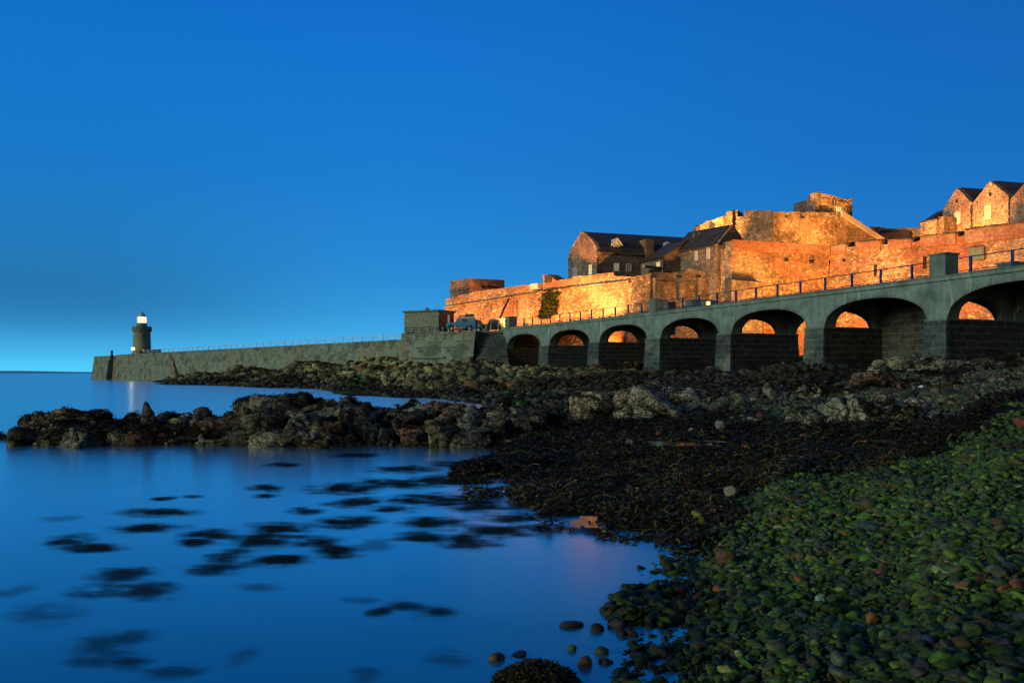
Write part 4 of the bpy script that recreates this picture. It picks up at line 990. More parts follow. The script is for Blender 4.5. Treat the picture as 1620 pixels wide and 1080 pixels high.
# ------------------------------------------------------------------ walls with a profiled top
def strip_wall(name, label, cat, mat, segs, zb, thick, batter=0, jit=.05, seed=1, parapet=None, par=None):
    """segs: list of (A, B, [(px, py_top), ...]) along plan lines A-B; builds one continuous solid wall"""
    rng = random.Random(seed); m = MB(); pts = []
    for A, B, prof in segs:
        prev = None
        for px, py in prof:
            q = on_line(px, A, B)
            if prev is not None and abs(px - prev[0]) > 6:
                n = int(abs(px - prev[0]) / 6)
                for k in range(1, n):
                    t = k / n; pxx = prev[0] + (px - prev[0]) * t; pyy = prev[1] + (py - prev[1]) * t; qq = on_line(pxx, A, B)
                    pts.append((qq[0], qq[1], Zp(pyy, qq[1]) + rng.uniform(-jit, jit)))
            pts.append((q[0], q[1], Zp(py, q[1]) + rng.uniform(-jit, jit) * .5)); prev = (px, py)
    nrm = []
    for i in range(len(pts)):
        # outward = towards the viewer, perpendicular to the local run
        j0, j1 = max(0, i - 1), min(len(pts) - 1, i + 1)
        k = 1
        while math.hypot(pts[j1][0] - pts[j0][0], pts[j1][1] - pts[j0][1]) < .05 and k < 6:
            k += 1; j0, j1 = max(0, i - k), min(len(pts) - 1, i + k)
        dx, dy = pts[j1][0] - pts[j0][0], pts[j1][1] - pts[j0][1]; l = math.hypot(dx, dy) or 1
        n = (dy / l, -dx / l)
        if n[0] * pts[i][0] + n[1] * pts[i][1] > 0: n = (-n[0], -n[1])
        nrm.append(n)
    ztop = max(p[2] for p in pts); zmid = zb + (min(p[2] for p in pts) - zb) * .93
    V = []; Fs = []
    for (x, y, z), n in zip(pts, nrm):
        V += [(x + n[0] * batter, y + n[1] * batter, zb), (x, y, zmid), (x, y, z), (x - n[0] * thick, y - n[1] * thick, z), (x - n[0] * thick, y - n[1] * thick, zb)]
    for i in range(len(pts) - 1):
        a, b = 5 * i, 5 * i + 5; same = math.hypot(pts[i][0] - pts[i + 1][0], pts[i][1] - pts[i + 1][1]) < 1e-4
        if not same: Fs += [(a, b, b + 1, a + 1), (a + 1, b + 1, b + 2, a + 2), (a + 3, b + 3, b + 4, a + 4)]
        Fs.append((a + 2, b + 2, b + 3, a + 3))
    e = 5 * (len(pts) - 1); Fs += [(0, 1, 2, 3, 4), (e + 4, e + 3, e + 2, e + 1, e)]
    m.add(V, Fs); o = m.build(name, mat, par)
    if label: tag(o, label, cat)
    return o, pts, nrm

A0, A1 = XY(705, 150), XY(1000, 114)
B1 = XY(1030, 113.5); B2 = XY(1176, 116.5)
wa, wa_p, wa_n = strip_wall('castle_wall', 'floodlit battered bastion wall of orange rubble, bright yellow towards its corner', 'castle wall', M['castle_rubble'],
    [(A0, A1, [(705, 474), (712, 471), (751, 461), (800, 455), (842, 449), (842, 459), (859, 459), (859, 435), (866, 433.5), (872, 437), (880, 444), (905, 440), (906, 438), (970, 430.5), (972, 436), (1000, 438)]),
     (A1, B1, [(1003, 438), (1029, 433)])], 2.0, 2.0, 1.9, .06, 3)
def band(pA, pB, px0, px1, py0, py1, out, h, name, mat, par, off=0):
    """string course: a thin proud strip along a wall line"""
    m = MB(); q0, q1 = on_line(px0, pA, pB), on_line(px1, pA, pB); dx, dy = q1[0] - q0[0], q1[1] - q0[1]; l = math.hypot(dx, dy); n = (dy / l, -dx / l)
    if n[0] * q0[0] + n[1] * q0[1] > 0: n = (-n[0], -n[1])
    z0, z1 = Zp(py0, q0[1]), Zp(py1, q1[1])
    a0, a1 = (q0[0] - n[0] * .1, q0[1] - n[1] * .1), (q1[0] - n[0] * .1, q1[1] - n[1] * .1); b0, b1 = (q0[0] + n[0] * out, q0[1] + n[1] * out), (q1[0] + n[0] * out, q1[1] + n[1] * out)
    m.hexa([(*b0, z0), (*b1, z1), (*a1, z1), (*a0, z0)], [(*b0, z0 + h), (*b1, z1 + h), (*a1, z1 + h), (*a0, z0 + h)])
    return m.build(name, mat, par)
band(A0, A1, 706, 902, 488, 458, .45, .22, 'string_course', M['castle_rubble'], wa)
band(A0, A1, 902, 998, 458, 447, .45, .25, 'string_course', M['castle_rubble'], wa)
def wall_box(pA, pB, px, pyc, wpx, hpx, out, name, mat, par, inn=.15):
    """box fixed on a wall line, centred at a photo bearing"""
    q = on_line(px, pA, pB); dx, dy = pB[0] - pA[0], pB[1] - pA[1]; l = math.hypot(dx, dy); u = (dx / l, dy / l); n = (u[1], -u[0])
    if n[0] * q[0] + n[1] * q[1] > 0: n = (-n[0], -n[1])
    qa, qb = on_line(px - wpx / 2, pA, pB), on_line(px + wpx / 2, pA, pB); hw = math.hypot(qa[0] - qb[0], qa[1] - qb[1]) / 2
    zc, hh = Zp(pyc, q[1]), hpx / F * q[1] / 2
    return MB().obox(q, u, n, -hw, hw, -inn, out, zc - hh, zc + hh).build(name, mat, par)
wb, _, _ = strip_wall('castle_wall', 'dim brown rubble wall with buttresses beneath the tall gambrel house', 'castle wall', M['brown_rubble'],
    [(B1, B2, [(1030, 431), (1083, 430.5), (1088, 424), (1120, 430), (1148, 433), (1176, 436)])], 2.0, 2.0, .5, .06, 4)
for px, w_ in ((1036, 7), (1075, 9), (1104, 8), (1128, 6)):
    wall_box(B1, B2, px, 478, w_, 76, .9, 'buttress', M['brown_rubble'], wb)
band(B1, B2, 1031, 1174, 447, 449, .22, .2, 'string_course', M['brown_rubble'], wb)
C0, C1, C2 = XY(1157, 111.5), XY(1312, 117), XY(1620, 99.7)
C3 = (C1[0] + (C2[0] - C1[0]) * 1.9, C1[1] + (C2[1] - C1[1]) * 1.9)
wc, _, _ = strip_wall('castle_wall', 'tall glowing curtain wall with two small square openings above the bridge', 'castle wall', M['castle_rubble'],
    [(C0, C1, [(1157, 381), (1180, 382), (1250, 386), (1311, 390)])], 2.0, 2.5, .8, .05, 5)
wd, _, _ = strip_wall('castle_wall', 'orange curtain wall with notched top climbing behind the bridge pillar', 'castle wall', M['castle_red'],
    [(C1, C2, [(1313, 390), (1320, 394), (1326, 388), (1340, 385), (1341, 392), (1352, 389), (1353, 384), (1395, 380), (1395, 386), (1404, 387), (1405, 381), (1443, 378), (1444, 383), (1455, 381), (1456, 375), (1515, 369), (1516, 374), (1525, 373), (1526, 367), (1536, 362.6), (1608, 353), (1640, 350), (1700, 344)])], 2.0, 2.5, .8, .05, 6)
# brick upper courses of the curtain wall stand slightly proud
def face_panel(pA, pB, top, bot, out, name, mat, par):
    """proud sheet of masonry following a wall line; top/bot are [(px,py)]"""
    m = MB(); pxs = sorted(set([p[0] for p in top] + [p[0] for p in bot])); dx, dy = pB[0] - pA[0], pB[1] - pA[1]; l = math.hypot(dx, dy); n = (dy / l, -dx / l)
    q = on_line(pxs[0], pA, pB)
    if n[0] * q[0] + n[1] * q[1] > 0: n = (-n[0], -n[1])
    fx = []; 
    for px in pxs:
        q = on_line(px, pA, pB); fx.append((q, Zp(np.interp(px, [p[0] for p in bot], [p[1] for p in bot]), q[1]), Zp(np.interp(px, [p[0] for p in top], [p[1] for p in top]), q[1])))
    V, Fs = [], []
    for q, zb_, zt in fx:
        V += [(q[0] + n[0] * out, q[1] + n[1] * out, zb_), (q[0] + n[0] * out, q[1] + n[1] * out, zt), (q[0] - n[0] * .1, q[1] - n[1] * .1, zt), (q[0] - n[0] * .1, q[1] - n[1] * .1, zb_)]
    for i in range(len(fx) - 1):
        a, b = 4 * i, 4 * i + 4
        Fs += [(a, b, b + 1, a + 1), (a + 1, b + 1, b + 2, a + 2), (a + 3, b + 3, b, a)]
    e = 4 * (len(fx) - 1); Fs += [(0, 1, 2, 3), (e + 3, e + 2, e + 1, e)]
    m.add(V, Fs); return m.build(name, mat, par)
face_panel(C0, C1, [(1158, 379.5), (1310, 388.5)], [(1158, 397), (1230, 400), (1310, 404)], .28, 'brick_parapet', M['castle_brick'], wc)
face_panel(C1, C2, [(1316, 389.5), (1339, 386.5)], [(1316, 404), (1339, 401)], .28, 'brick_parapet', M['castle_brick'], wd)
face_panel(C1, C2, [(1356, 384.5), (1394, 381)], [(1356, 401), (1394, 397)], .28, 'brick_parapet', M['castle_brick'], wd)
face_panel(C1, C2, [(1407, 381), (1442, 378.5)], [(1407, 396), (1442, 392)], .28, 'brick_parapet', M['castle_brick'], wd)
face_panel(C1, C2, [(1458, 375), (1513, 369.5)], [(1458, 392), (1513, 386)], .28, 'brick_parapet', M['castle_brick'], wd)
face_panel(C1, C2, [(1528, 367), (1536, 363), (1700, 344.5)], [(1528, 386), (1700, 366)], .28, 'brick_parapet', M['castle_brick'], wd)
def sloped_cap(px0, px1, py0, py1, dep=2.4, h=.55):
    """dark stone slope closing the top of each embrasure"""
    q0, q1 = on_line(px0, C1, C2), on_line(px1, C1, C2); dx, dy = q1[0] - q0[0], q1[1] - q0[1]; l = math.hypot(dx, dy); n = (dy / l, -dx / l)
    if n[0] * q0[0] + n[1] * q0[1] > 0: n = (-n[0], -n[1])
    z0, z1 = Zp(py0, q0[1]), Zp(py1, q1[1]); f0, f1 = (q0[0] + n[0] * .45, q0[1] + n[1] * .45), (q1[0] + n[0] * .45, q1[1] + n[1] * .45); b0, b1 = (q0[0] - n[0] * dep, q0[1] - n[1] * dep), (q1[0] - n[0] * dep, q1[1] - n[1] * dep)
    MB().hexa([(*f0, z0 - .06), (*f1, z1 - .06), (*b1, z1 - .06), (*b0, z0 - .06)], [(*f0, z0 + .05), (*f1, z1 + .05), (*b1, z1 + h), (*b0, z0 + h)]).build('coping', M['brown_rubble'], wd)
for a in ((1313, 1339, 389, 386.0), (1355, 1394, 384, 380.5), (1406, 1443, 380.6, 378), (1457, 1514, 374.6, 369), (1527, 1640, 363, 350)): sloped_cap(*a)
for px, py, w_, h_ in ((1243, 411, 11, 8.5), (1283, 413.5, 12, 8.5)):
    f = wall_box(C0, C1, px, py, w_, h_, .30, 'opening_frame', M['castle_rubble'], wc)
    wall_box(C0, C1, px - 1.2, py, w_ - 4.5, h_ - 2.2, .315, 'opening', M['dark_opening'], wc)
for px, py, w_, h_, mt in ((1386, 428, 3.6, 17, 'black'), (1464, 416, 4.2, 19, 'black'), (1336, 412, 3, 4, 'black')):
    wall_box(C1, C2, px, py, w_, h_, .32, 'slot', M['dark_opening'], wd)
wall_box(C1, C2, 1547, 402, 25, 20, .6, 'vent_panel', M['concrete_dull'], wd)
# sloping foot of the curtain wall at the corner with the brown wall
p0 = XY(1160, 110.2)
tag(MB().hexa([(p0[0] - .6, p0[1] - 1.3, 2), (p0[0] + 3.6, p0[1] - .4, 2), (p0[0] + 3.6, p0[1] + 3, 2), (p0[0] - .6, p0[1] + 3, 2)],
   [(p0[0] - .4, p0[1] - .9, 13.55), (p0[0] + 3.5, p0[1] + .1, 13.3), (p0[0] + 3.5, p0[1] + 2.6, 13.9), (p0[0] - .4, p0[1] + 2.6, 14.2)]).build('wall_buttress', M['brown_rubble']), 'broad buttress with sloping top at the foot of the glowing curtain wall', 'buttress')

# drainpipe, ivy, little boxes on the bastion wall
q = on_line(812, A0, A1)
tag(MB().tube((q[0] - .7, q[1] - .6, Zp(473, q[1])), (q[0] - 2.35, q[1] - 1.9, Zp(512, q[1])), .17, 6).build('drainpipe', M['dark_metal']), 'black drainpipe slanting down the orange bastion wall', 'pipe')
q = on_line(849, A0, A1)
tag(MB().obox(q, (.596, -.803), (-.803, -.596), -.95, .95, -.5, .55, Zp(457.5, q[1]), Zp(449, q[1])).build('wall_box', M['cream']), 'pale square box in the notch of the bastion parapet', 'box')

# rubble house gable end poking above the bastion
g0 = on_line(884, A0, A1)
tag(MB().hexa([(g0[0] - 2.0, g0[1] + 1.2, Zp(446, g0[1])), (g0[0] + 1.9, g0[1] + 1.2, Zp(441, g0[1])), (g0[0] + 3.5, g0[1] + 6, Zp(441, g0[1])), (g0[0] - .5, g0[1] + 6, Zp(441, g0[1]))],
   [(g0[0] - 2.0, g0[1] + 1.2, Zp(433.6, g0[1])), (g0[0] + 1.9, g0[1] + 1.2, Zp(440, g0[1])), (g0[0] + 3.5, g0[1] + 6, Zp(438, g0[1])), (g0[0] - .5, g0[1] + 6, Zp(433, g0[1]))]).build('slate_roof', M['slate_blue']), 'small dark lean-to roof behind the bump in the bastion parapet', 'roof')

def ivy():
    rng = np.random.default_rng(3); V, Fs, Cc, n = [], [], [], 2600
    u = np.array([.596, -.803, 0]); no = np.array([-.803, -.596, 0])
    for i in range(n):
        t = rng.uniform(); cx = 875 - 9 * t + rng.normal(0, 1) * (5.0 - 1.5 * t); py = 459 + 45 * t
        if rng.uniform() < .28: cx = 883 - 4 * t + rng.normal(0, 2); py = 478 + rng.uniform(0, 20)
        q = on_line(cx, A0, A1); z = Zp(py, q[1]); bt = 1.9 * max(0, (14.0 - z)) / 12.0
        p = np.array([q[0], q[1], z]) + no * (bt + rng.uniform(.1, .4)); s = rng.uniform(.14, .32)
        a = rng.normal(size=3); a /= np.linalg.norm(a); b = np.cross(a, no + rng.normal(0, .4, 3)); b /= np.linalg.norm(b)
        V += [p - a * s, p + b * s * .7, p + a * s, p - b * s * .7]; Fs.append([4 * i, 4 * i + 1, 4 * i + 2, 4 * i + 3]); c = np.array([.022, .035, .008]) * rng.uniform(.5, 1.6); Cc += [c] * 4
    tag(npmesh('ivy', V, Fs, M['weed'], np.array(Cc), smooth=False), 'dark green ivy hanging down the bastion wall', 'ivy')
ivy()

# blockhouse on the bastion
def blockhouse():
    a, b, c = XY(712, 152), XY(743, 146.5), XY(798, 156)
    u1 = (b[0] - a[0], b[1] - a[1]); u2 = (c[0] - b[0], c[1] - b[1])
    root = empty('gun_post', (b[0], b[1], Zp(462, 150)), 'square flat-topped rubble gun post at the far end of the bastion', 'building')
    zt = Zp(440, 146.5); zb_ = 13.0; d = (a[0] + u2[0], a[1] + u2[1])
    MB().add([(*p, zb_) for p in (a, b, c, d)] + [(*a, Zp(445, a[1])), (*b, zt), (*c, Zp(443, c[1])), (*d, zt)], [(3, 2, 1, 0), (4, 5, 6, 7), (0, 1, 5, 4), (1, 2, 6, 5), (2, 3, 7, 6), (3, 0, 4, 7)]).build('wall', M['house_stone'], root)
    wall_box(b, c, 765, 453.5, 7, 5, .05, 'opening', M['dark_opening'], root)
    wall_box(b, c, 784, 455, 27, 4, .05, 'opening', M['dark_opening'], root)
    wall_box(a, b, 727, 458, 30, 1.2, .25, 'ledge', M['house_stone'], root)
blockhouse()

# ------------------------------------------------------------------ houses
def win(par, o, u, n, s0, s1, z0, z1, mat_f='white_paint', mat_p='glass_pale', bars=(2, 3), out=.06):
    """sash window on a wall plane: plan origin o, along u, outward n"""
    w = MB(); t = .09
    w.obox(o, u, n, s0, s0 + t, -.1, out, z0, z1); w.obox(o, u, n, s1 - t, s1, -.1, out, z0, z1)
    w.obox(o, u, n, s0 + t, s1 - t, -.1, out, z0, z0 + t); w.obox(o, u, n, s0 + t, s1 - t, -.1, out, z1 - t, z1)
    for k in range(1, bars[0]): s = s0 + (s1 - s0) * k / bars[0]; w.obox(o, u, n, s - .03, s + .03, -.1, out - .02, z0 + t, z1 - t)
    for k in range(1, bars[1]):
        z = z0 + (z1 - z0) * k / bars[1]
        for j in range(bars[0]):
            sa = s0 + t if j == 0 else s0 + (s1 - s0) * j / bars[0] + .03; sb = s1 - t if j == bars[0] - 1 else s0 + (s1 - s0) * (j + 1) / bars[0] - .03
            w.obox(o, u, n, sa, sb, -.1, out - .02, z - .03, z + .03)
    f = w.build('window', M[mat_f], par)
    MB().obox(o, u, n, s0 + t * .5, s1 - t * .5, -.12, out - .045, z0 + t * .5, z1 - t * .5).build('pane', M[mat_p], f)
    MB().obox(o, u, n, s0 - .08, s1 + .08, -.1, out + .10, z0 - .13, z0 - .003).build('sill', M['house_stone'] if mat_f == 'white_paint' else M[mat_f], f)

def house(name, label, corner, u, L, Wd, zb, ze, zr, wmat='house_stone', rmat='slate', gmat=None, gambrel=False, over=.2, cat='house'):
    """corner: near corner; u: unit plan vector along ridge; gable lies on the side -u, its other end to v"""
    v = (-u[1], u[0])
    if v[0] * u[0] + v[1] * u[1] > .01: v = (u[1], -u[0])
    root = empty(name, (corner[0], corner[1], zb), label, cat)
    return root, v
def build_house(root, corner, u, v, L, Wd, zb, ze, zr, wmat, rmat, gmat=None, gambrel=False, over=.15, gable_lip=.0):
    P = lambda a, b, z: (corner[0] + u[0] * a + v[0] * b, corner[1] + u[1] * a + v[1] * b, z)
    prof = [(0, zb), (Wd, zb), (Wd, ze)]
    if gambrel: rl = [(Wd, ze), (Wd * .955, ze + (zr - ze) * .22), (Wd * .88, ze + (zr - ze) * .42), (Wd * .72, ze + (zr - ze) * .70), (Wd / 2, zr)]
    else: rl = [(Wd, ze), (Wd / 2, zr)]
    rr_ = [(Wd - b, z) for b, z in rl[::-1]][1:]
    ridge = rl + rr_
    poly = [(0, zb), (Wd, zb)] + ridge
    n = len(poly); m = MB()
    m.add([P(0, b, z) for b, z in poly] + [P(L, b, z) for b, z in poly], [tuple(range(n))[::-1], tuple(range(n, 2 * n))] + [(i, (i + 1) % n, n + (i + 1) % n, n + i) for i in range(n)])
    wall = m.build('wall', M[wmat], root)
    r = MB(); t = .22; a0 = -.02 if gable_lip else -over
    for i in range(len(ridge) - 1):
        (b0, z0), (b1, z1) = ridge[i], ridge[i + 1]
        dx, dz = b1 - b0, z1 - z0; l = math.hypot(dx, dz); nx, nz = (-dz / l, dx / l)
        if nz < 0: nx, nz = -nx, -nz
        o0 = .02
        e0 = (b0 - dx / l * .3, z0 - dz / l * .3) if i == 0 else (b0, z0); e1 = (b1 + dx / l * .3, z1 + dz / l * .3) if i == len(ridge) - 2 else (b1, z1)
        q = [(e0[0] + nx * o0, e0[1] + nz * o0), (e1[0] + nx * o0, e1[1] + nz * o0), (e1[0] + nx * t, e1[1] + nz * t), (e0[0] + nx * t, e0[1] + nz * t)]
        r.add([P(a0 + (.5 if gable_lip else 0), *k) for k in q] + [P(L + over, *k) for k in q], [(3, 2, 1, 0), (4, 5, 6, 7), (0, 1, 5, 4), (1, 2, 6, 5), (2, 3, 7, 6), (3, 0, 4, 7)])
    roof = r.build('roof', M[rmat], root)
    if gable_lip:   # raised stone coping over the gable
        g = MB()
        for i in range(len(ridge) - 1):
            (b0, z0), (b1, z1) = ridge[i], ridge[i + 1]
            g.add([P(-.06, b0, z0 - .02), P(.42, b0, z0 - .02), P(.42, b1, z1 - .02), P(-.06, b1, z1 - .02), P(-.06, b0, z0 + gable_lip), P(.42, b0, z0 + gable_lip), P(.42, b1, z1 + gable_lip), P(-.06, b1, z1 + gable_lip)],
                  [(3, 2, 1, 0), (4, 5, 6, 7), (0, 1, 5, 4), (1, 2, 6, 5), (2, 3, 7, 6), (3, 0, 4, 7)])
        g.build('gable_coping', M[gmat or wmat], root)
    return wall, roof
def nrm2(a): l = math.hypot(*a); return (a[0] / l, a[1] / l)

# 1: tall gambrel house
cn = XY(945, 122); u = (.945, .327); v = (-.327, .945); Wd = 10.4; L = 17.4; ze, zr = Zp(399, 122), 22.05
r1 = empty('gambrel_house', (*cn, 14), 'tall brown stone house with curved gambrel gable, slate roof and white dormer', 'house')
wl1, rf1 = build_house(r1, cn, u, v, L, Wd, 11, ze, zr, 'house_stone', 'slate', 'castle_rubble', True, gable_lip=.28)
side = MB().obox(cn, u, v, .03, L, -.06, .02, 11, ze - .35).build('banded_facing', M['banded_stone'], r1)
MB().obox(cn, u, v, -.1, L, -.28, .05, ze - .22, ze + .02).build('eaves_course', M['castle_rubble'], r1)
nv = (-v[0], -v[1]); nu = (-u[0], -u[1])
def s_at(px, o, u_):  # distance along u from o where bearing px is met
    q = on_line(px, o, (o[0] + u_[0], o[1] + u_[1])); return (q[0] - o[0]) * u_[0] + (q[1] - o[1]) * u_[1], q[1]
def add_win(root, o, u_, n_, px0, px1, py0, py1, **k):
    sa, da = s_at(px0, o, u_); sb, db = s_at(px1, o, u_)
    if sa > sb: sa, sb = sb, sa
    dm = (da + db) / 2; win(root, o, u_, n_, sa, sb, Zp(py1, dm), Zp(py0, dm), **k)
so1 = (cn[0] + nv[0] * .06, cn[1] + nv[1] * .06)
add_win(r1, so1, u, nv, 971, 979.5, 416, 429, mat_p='window_glim'); add_win(r1, so1, u, nv, 990.5, 998.5, 417, 429)
add_win(r1, cn, v, nu, 907, 912.5, 424, 439); add_win(r1, cn, v, nu, 931.5, 937, 418, 435, mat_p='window_lit')
MB().tube((cn[0] - .1 + nv[0] * .2, cn[1] + nv[1] * .2, 13), (cn[0] - .1 + nv[0] * .2, cn[1] + nv[1] * .2, Zp(408, 122)), .09).build('downpipe', M['dark_metal'], r1)
# dormer(s) and chimney
def dormer(root, o, u_, v_, px0, px1, py_eave, py_base, py_top, back):
    sa, da = s_at(px0, o, u_); sb, db = s_at(px1, o, u_); dm = (da + db) / 2; z0, z1, z2 = Zp(py_base, dm), Zp(py_eave, dm), Zp(py_top, dm)
    P = lambda a, b, z: (o[0] + u_[0] * a + v_[0] * b, o[1] + u_[1] * a + v_[1] * b, z); mid = (sa + sb) / 2
    poly = [(sa, z0), (sb, z0), (sb, z1), (mid, z2 - .15), (sa, z1)]
    m = MB().add([P(a, 0, z) for a, z in poly] + [P(a, back, z) for a, z in poly], [(4, 3, 2, 1, 0), (5, 6, 7, 8, 9)] + [(i, (i + 1) % 5, 5 + (i + 1) % 5, 5 + i) for i in range(5)])
    d_ = m.build('dormer', M['white_paint'], root); e = .28
    r = MB()
    for (a0, b0), (a1, b1) in (((sa - e, z1 - .12), (mid, z2 - .1)), ((sb + e, z1 - .12), (mid, z2 - .1))):
        r.hexa([P(a0, -e, b0), P(a1, -e, b1), P(a1, back, b1), P(a0, back, b0)], [P(a0, -e, b0 + .2), P(a1, -e, b1 + .2), P(a1, back, b1 + .2), P(a0, back, b0 + .2)])
    r.build('dormer_roof', M['cream'], d_)
    if sb - sa > .7: MB().obox(o, u_, (-v_[0], -v_[1]), sa + .16, sb - .16, -.1, .02, z0 + .1, z1 - .05).build('dormer_pane', M['glass_pale'], d_)
dormer(r1, (cn[0] + v[0] * .3, cn[1] + v[1] * .3), u, v, 971, 981, 388, 400, 377.5, 2.2)
dormer(r1, (cn[0] + v[0] * .8, cn[1] + v[1] * .8), u, v, 1052, 1060, 390, 396, 383.5, 2.2)
sc_, dc_ = s_at(1026.5, cn, u)
ch = MB().obox(cn, u, v, sc_ - .62, sc_ + .62, -.35, 1.6, ze - .6, Zp(379, dc_)).build('chimney', M['castle_brick'], rf1)
MB().obox(cn, u, v, sc_ - .74, sc_ + .74, .06, 1.7, Zp(379, dc_) + .003, Zp(377.6, dc_)).build('cap', M['house_stone'], ch) if False else None

# 2: lower house beside it
cn2 = XY(1051, 118); u2 = (-.345, .94); v2 = (.94, .345)
r2 = empty('stone_cottage', (*cn2, 14), 'low stone cottage with dark slate roof against the gambrel house', 'house')
build_house(r2, cn2, u2, v2, 7.4, 7.6, 11, Zp(405.7, 118), Zp(381, 119.3), 'house_stone', 'slate', 'castle_rubble')
add_win(r2, cn2, u2, (-v2[0], -v2[1]), 1038.5, 1045, 414, 426, mat_p='window_lit')
MB().obox(cn2, (1, 0), (0, 1), -.2, -.02, -.2, -.02, 13.5, Zp(407, 118)).build('downpipe', M['dark_metal'], r2)
# 3: gatehouse-like house
cn3 = XY(1135, 113.5); u3 = nrm2((-3.2, 4.6)); v3 = (-u3[1] * -1, -u3[0]); v3 = (u3[1], -u3[0])
r3 = empty('stone_cottage', (*cn3, 14), 'brown stone house with steep slate roof and two tall white windows below the round tower', 'house')
build_house(r3, cn3, u3, v3, 7.6, 5.9, 8, Zp(388, 113.5), Zp(357, 115.2), 'house_stone', 'slate', 'pink_stone', gable_lip=.15)
add_win(r3, cn3, u3, (-v3[0], -v3[1]), 1099.3, 1103.8, 397, 413, bars=(2, 4)); add_win(r3, cn3, u3, (-v3[0], -v3[1]), 1118.3, 1123.2, 392, 410, bars=(2, 4))
tag(MB().obox(XY(1100, 117), (1, 0), (0, 1), -.4, 2.4, 0, 1.6, 17, Zp(366, 117)).build('chimney', M['castle_brick']) if False else MB().obox(XY(1104, 118.6), (1, 0), (0, 1), -.5, .5, 0, 1.4, 17, Zp(368, 118.6)).build('chimney_stack', M['house_stone']), 'stubby stone chimney stack beside the steep roof under the round tower', 'chimney')
# shed roof and filling wall at the gable
q1 = XY(1137, 112.4)
tag(MB().hexa([(q1[0], q1[1], 18.0), (q1[0] + 3.6, q1[1] + .6, 17.6), (q1[0] + 3.9, q1[1] + 2.2, 17.6), (q1[0] + .6, q1[1] + 2.2, 18.0)], [(q1[0], q1[1], 18.25), (q1[0] + 3.6, q1[1] + .6, 18.35), (q1[0] + 3.9, q1[1] + 2.2, 19.1), (q1[0] + .6, q1[1] + 2.2, 19.1)]).build('shed_roof', M['slate']), 'small slate shed roof at the foot of the pointed gable', 'roof')

# right-hand houses on the hill
gd = (.27, -.963); rd = (.963, .27)
def hill_house(name, label, px_near, d_near, wid, L, ze, zr, wins, vent):
    c = XY(px_near, d_near); r = empty(name, (*c, 18), label, 'house'); v_ = (-gd[0], -gd[1])
    build_house(r, c, rd, v_, L, wid, 14, ze, zr, 'pink_stone', 'slate', 'pink_stone', gable_lip=.12)
    n_ = (-rd[0], -rd[1])
    add_win(r, c, v_, n_, *wins, mat_f='cream', mat_p='window_lit')
    s, d_ = s_at(vent[0], c, v_); z = Zp(vent[1], d_)
    MB().obox(c, v_, n_, s - .2, s + .2, -.1, .03, z - .22, z + .22).build('vent', M['dark_opening'], r)
    return r, c
h1, c1 = hill_house('hill_house', 'farther of two pointed-gable houses on the hill, with one lit window', 1538.7, 113, 5.2, 9, 23.55, 26.05, (1510, 1519.6, 335, 353), (1514, 318.5))
h2, c2 = hill_house('hill_house', 'taller pointed-gable house on the hill beside the bright wall lamp', 1595.5, 107.6, 5.65, 10, 23.5, 25.8, (1557.6, 1568, 325, 345), (1567, 307.6))
# recessed wall carrying the lamp
qa = (c2[0] + rd[0] * 1.2, c2[1] + rd[1] * 1.2)
h2l = MB().obox(qa, gd, rd, .003, 2.0, 0, 4.0, 14, Zp(317, 107)).build('link_wall', M['pink_stone'], h2)
c3_ = XY(1645, 101.5); h3 = empty('hill_house', (*c3_, 18), 'bright gable-fronted house cut by the picture edge', 'house')
build_house(h3, c3_, rd, (-gd[0], -gd[1]), 9, 4.2, 14, Zp(317, 105), Zp(292, 103.5), 'pink_stone', 'slate', 'pink_stone', gable_lip=.12)
MB().tube((c2[0] - .1 + .1, c2[1] - .12, 16), (c2[0], c2[1] - .12, 23.3), .08).build('downpipe', M['dark_metal'], h2)
MB().tube((c1[0] - .2, c1[1] - .02, 16), (c1[0] - .2, c1[1] - .02, 23.4), .08).build('downpipe', M['dark_metal'], h1)
# lean-to at the left of the hill houses
ql = XY(1456, 117.5); sh_ = empty('lean_to', (*ql, 17), 'low flat-roofed stone outhouse below the pointed-gable houses', 'shed')
ul = nrm2((XY(1484, 115)[0] - ql[0], 115 - 117.5)); nl_ = (-ul[1], ul[0])
MB().obox(ql, ul, nl_, 0, 2.5, 0, 3, 15, Zp(351, 117)).build('wall', M['pink_stone'], sh_)
MB().obox(ql, ul, nl_, -.15, 2.65, -.15, 3.1, Zp(351, 117) + .003, Zp(349.5, 117)).build('roof', M['slate'], sh_)
MB().obox(ql, ul, nl_, 2.66, 3.4, .3, 3, 15, Zp(347, 117)).build('door_bay', M['house_stone'], sh_)
qs = XY(1473, 118.5)
tag(MB().hexa([(qs[0], qs[1], 20), (qs[0] + 2.2, qs[1], 20), (qs[0] + 2.2, qs[1] + 3, 20), (qs[0], qs[1] + 3, 20)], [(qs[0], qs[1], Zp(346, 118.5)), (qs[0] + 2.2, qs[1], Zp(329, 118.5)), (qs[0] + 2.2, qs[1] + 3, Zp(329, 118.5)), (qs[0], qs[1] + 3, Zp(346, 118.5))]).build('side_annex', M['slate']), 'dark sloping roof leaning on the side of the farther pointed gable', 'roof')

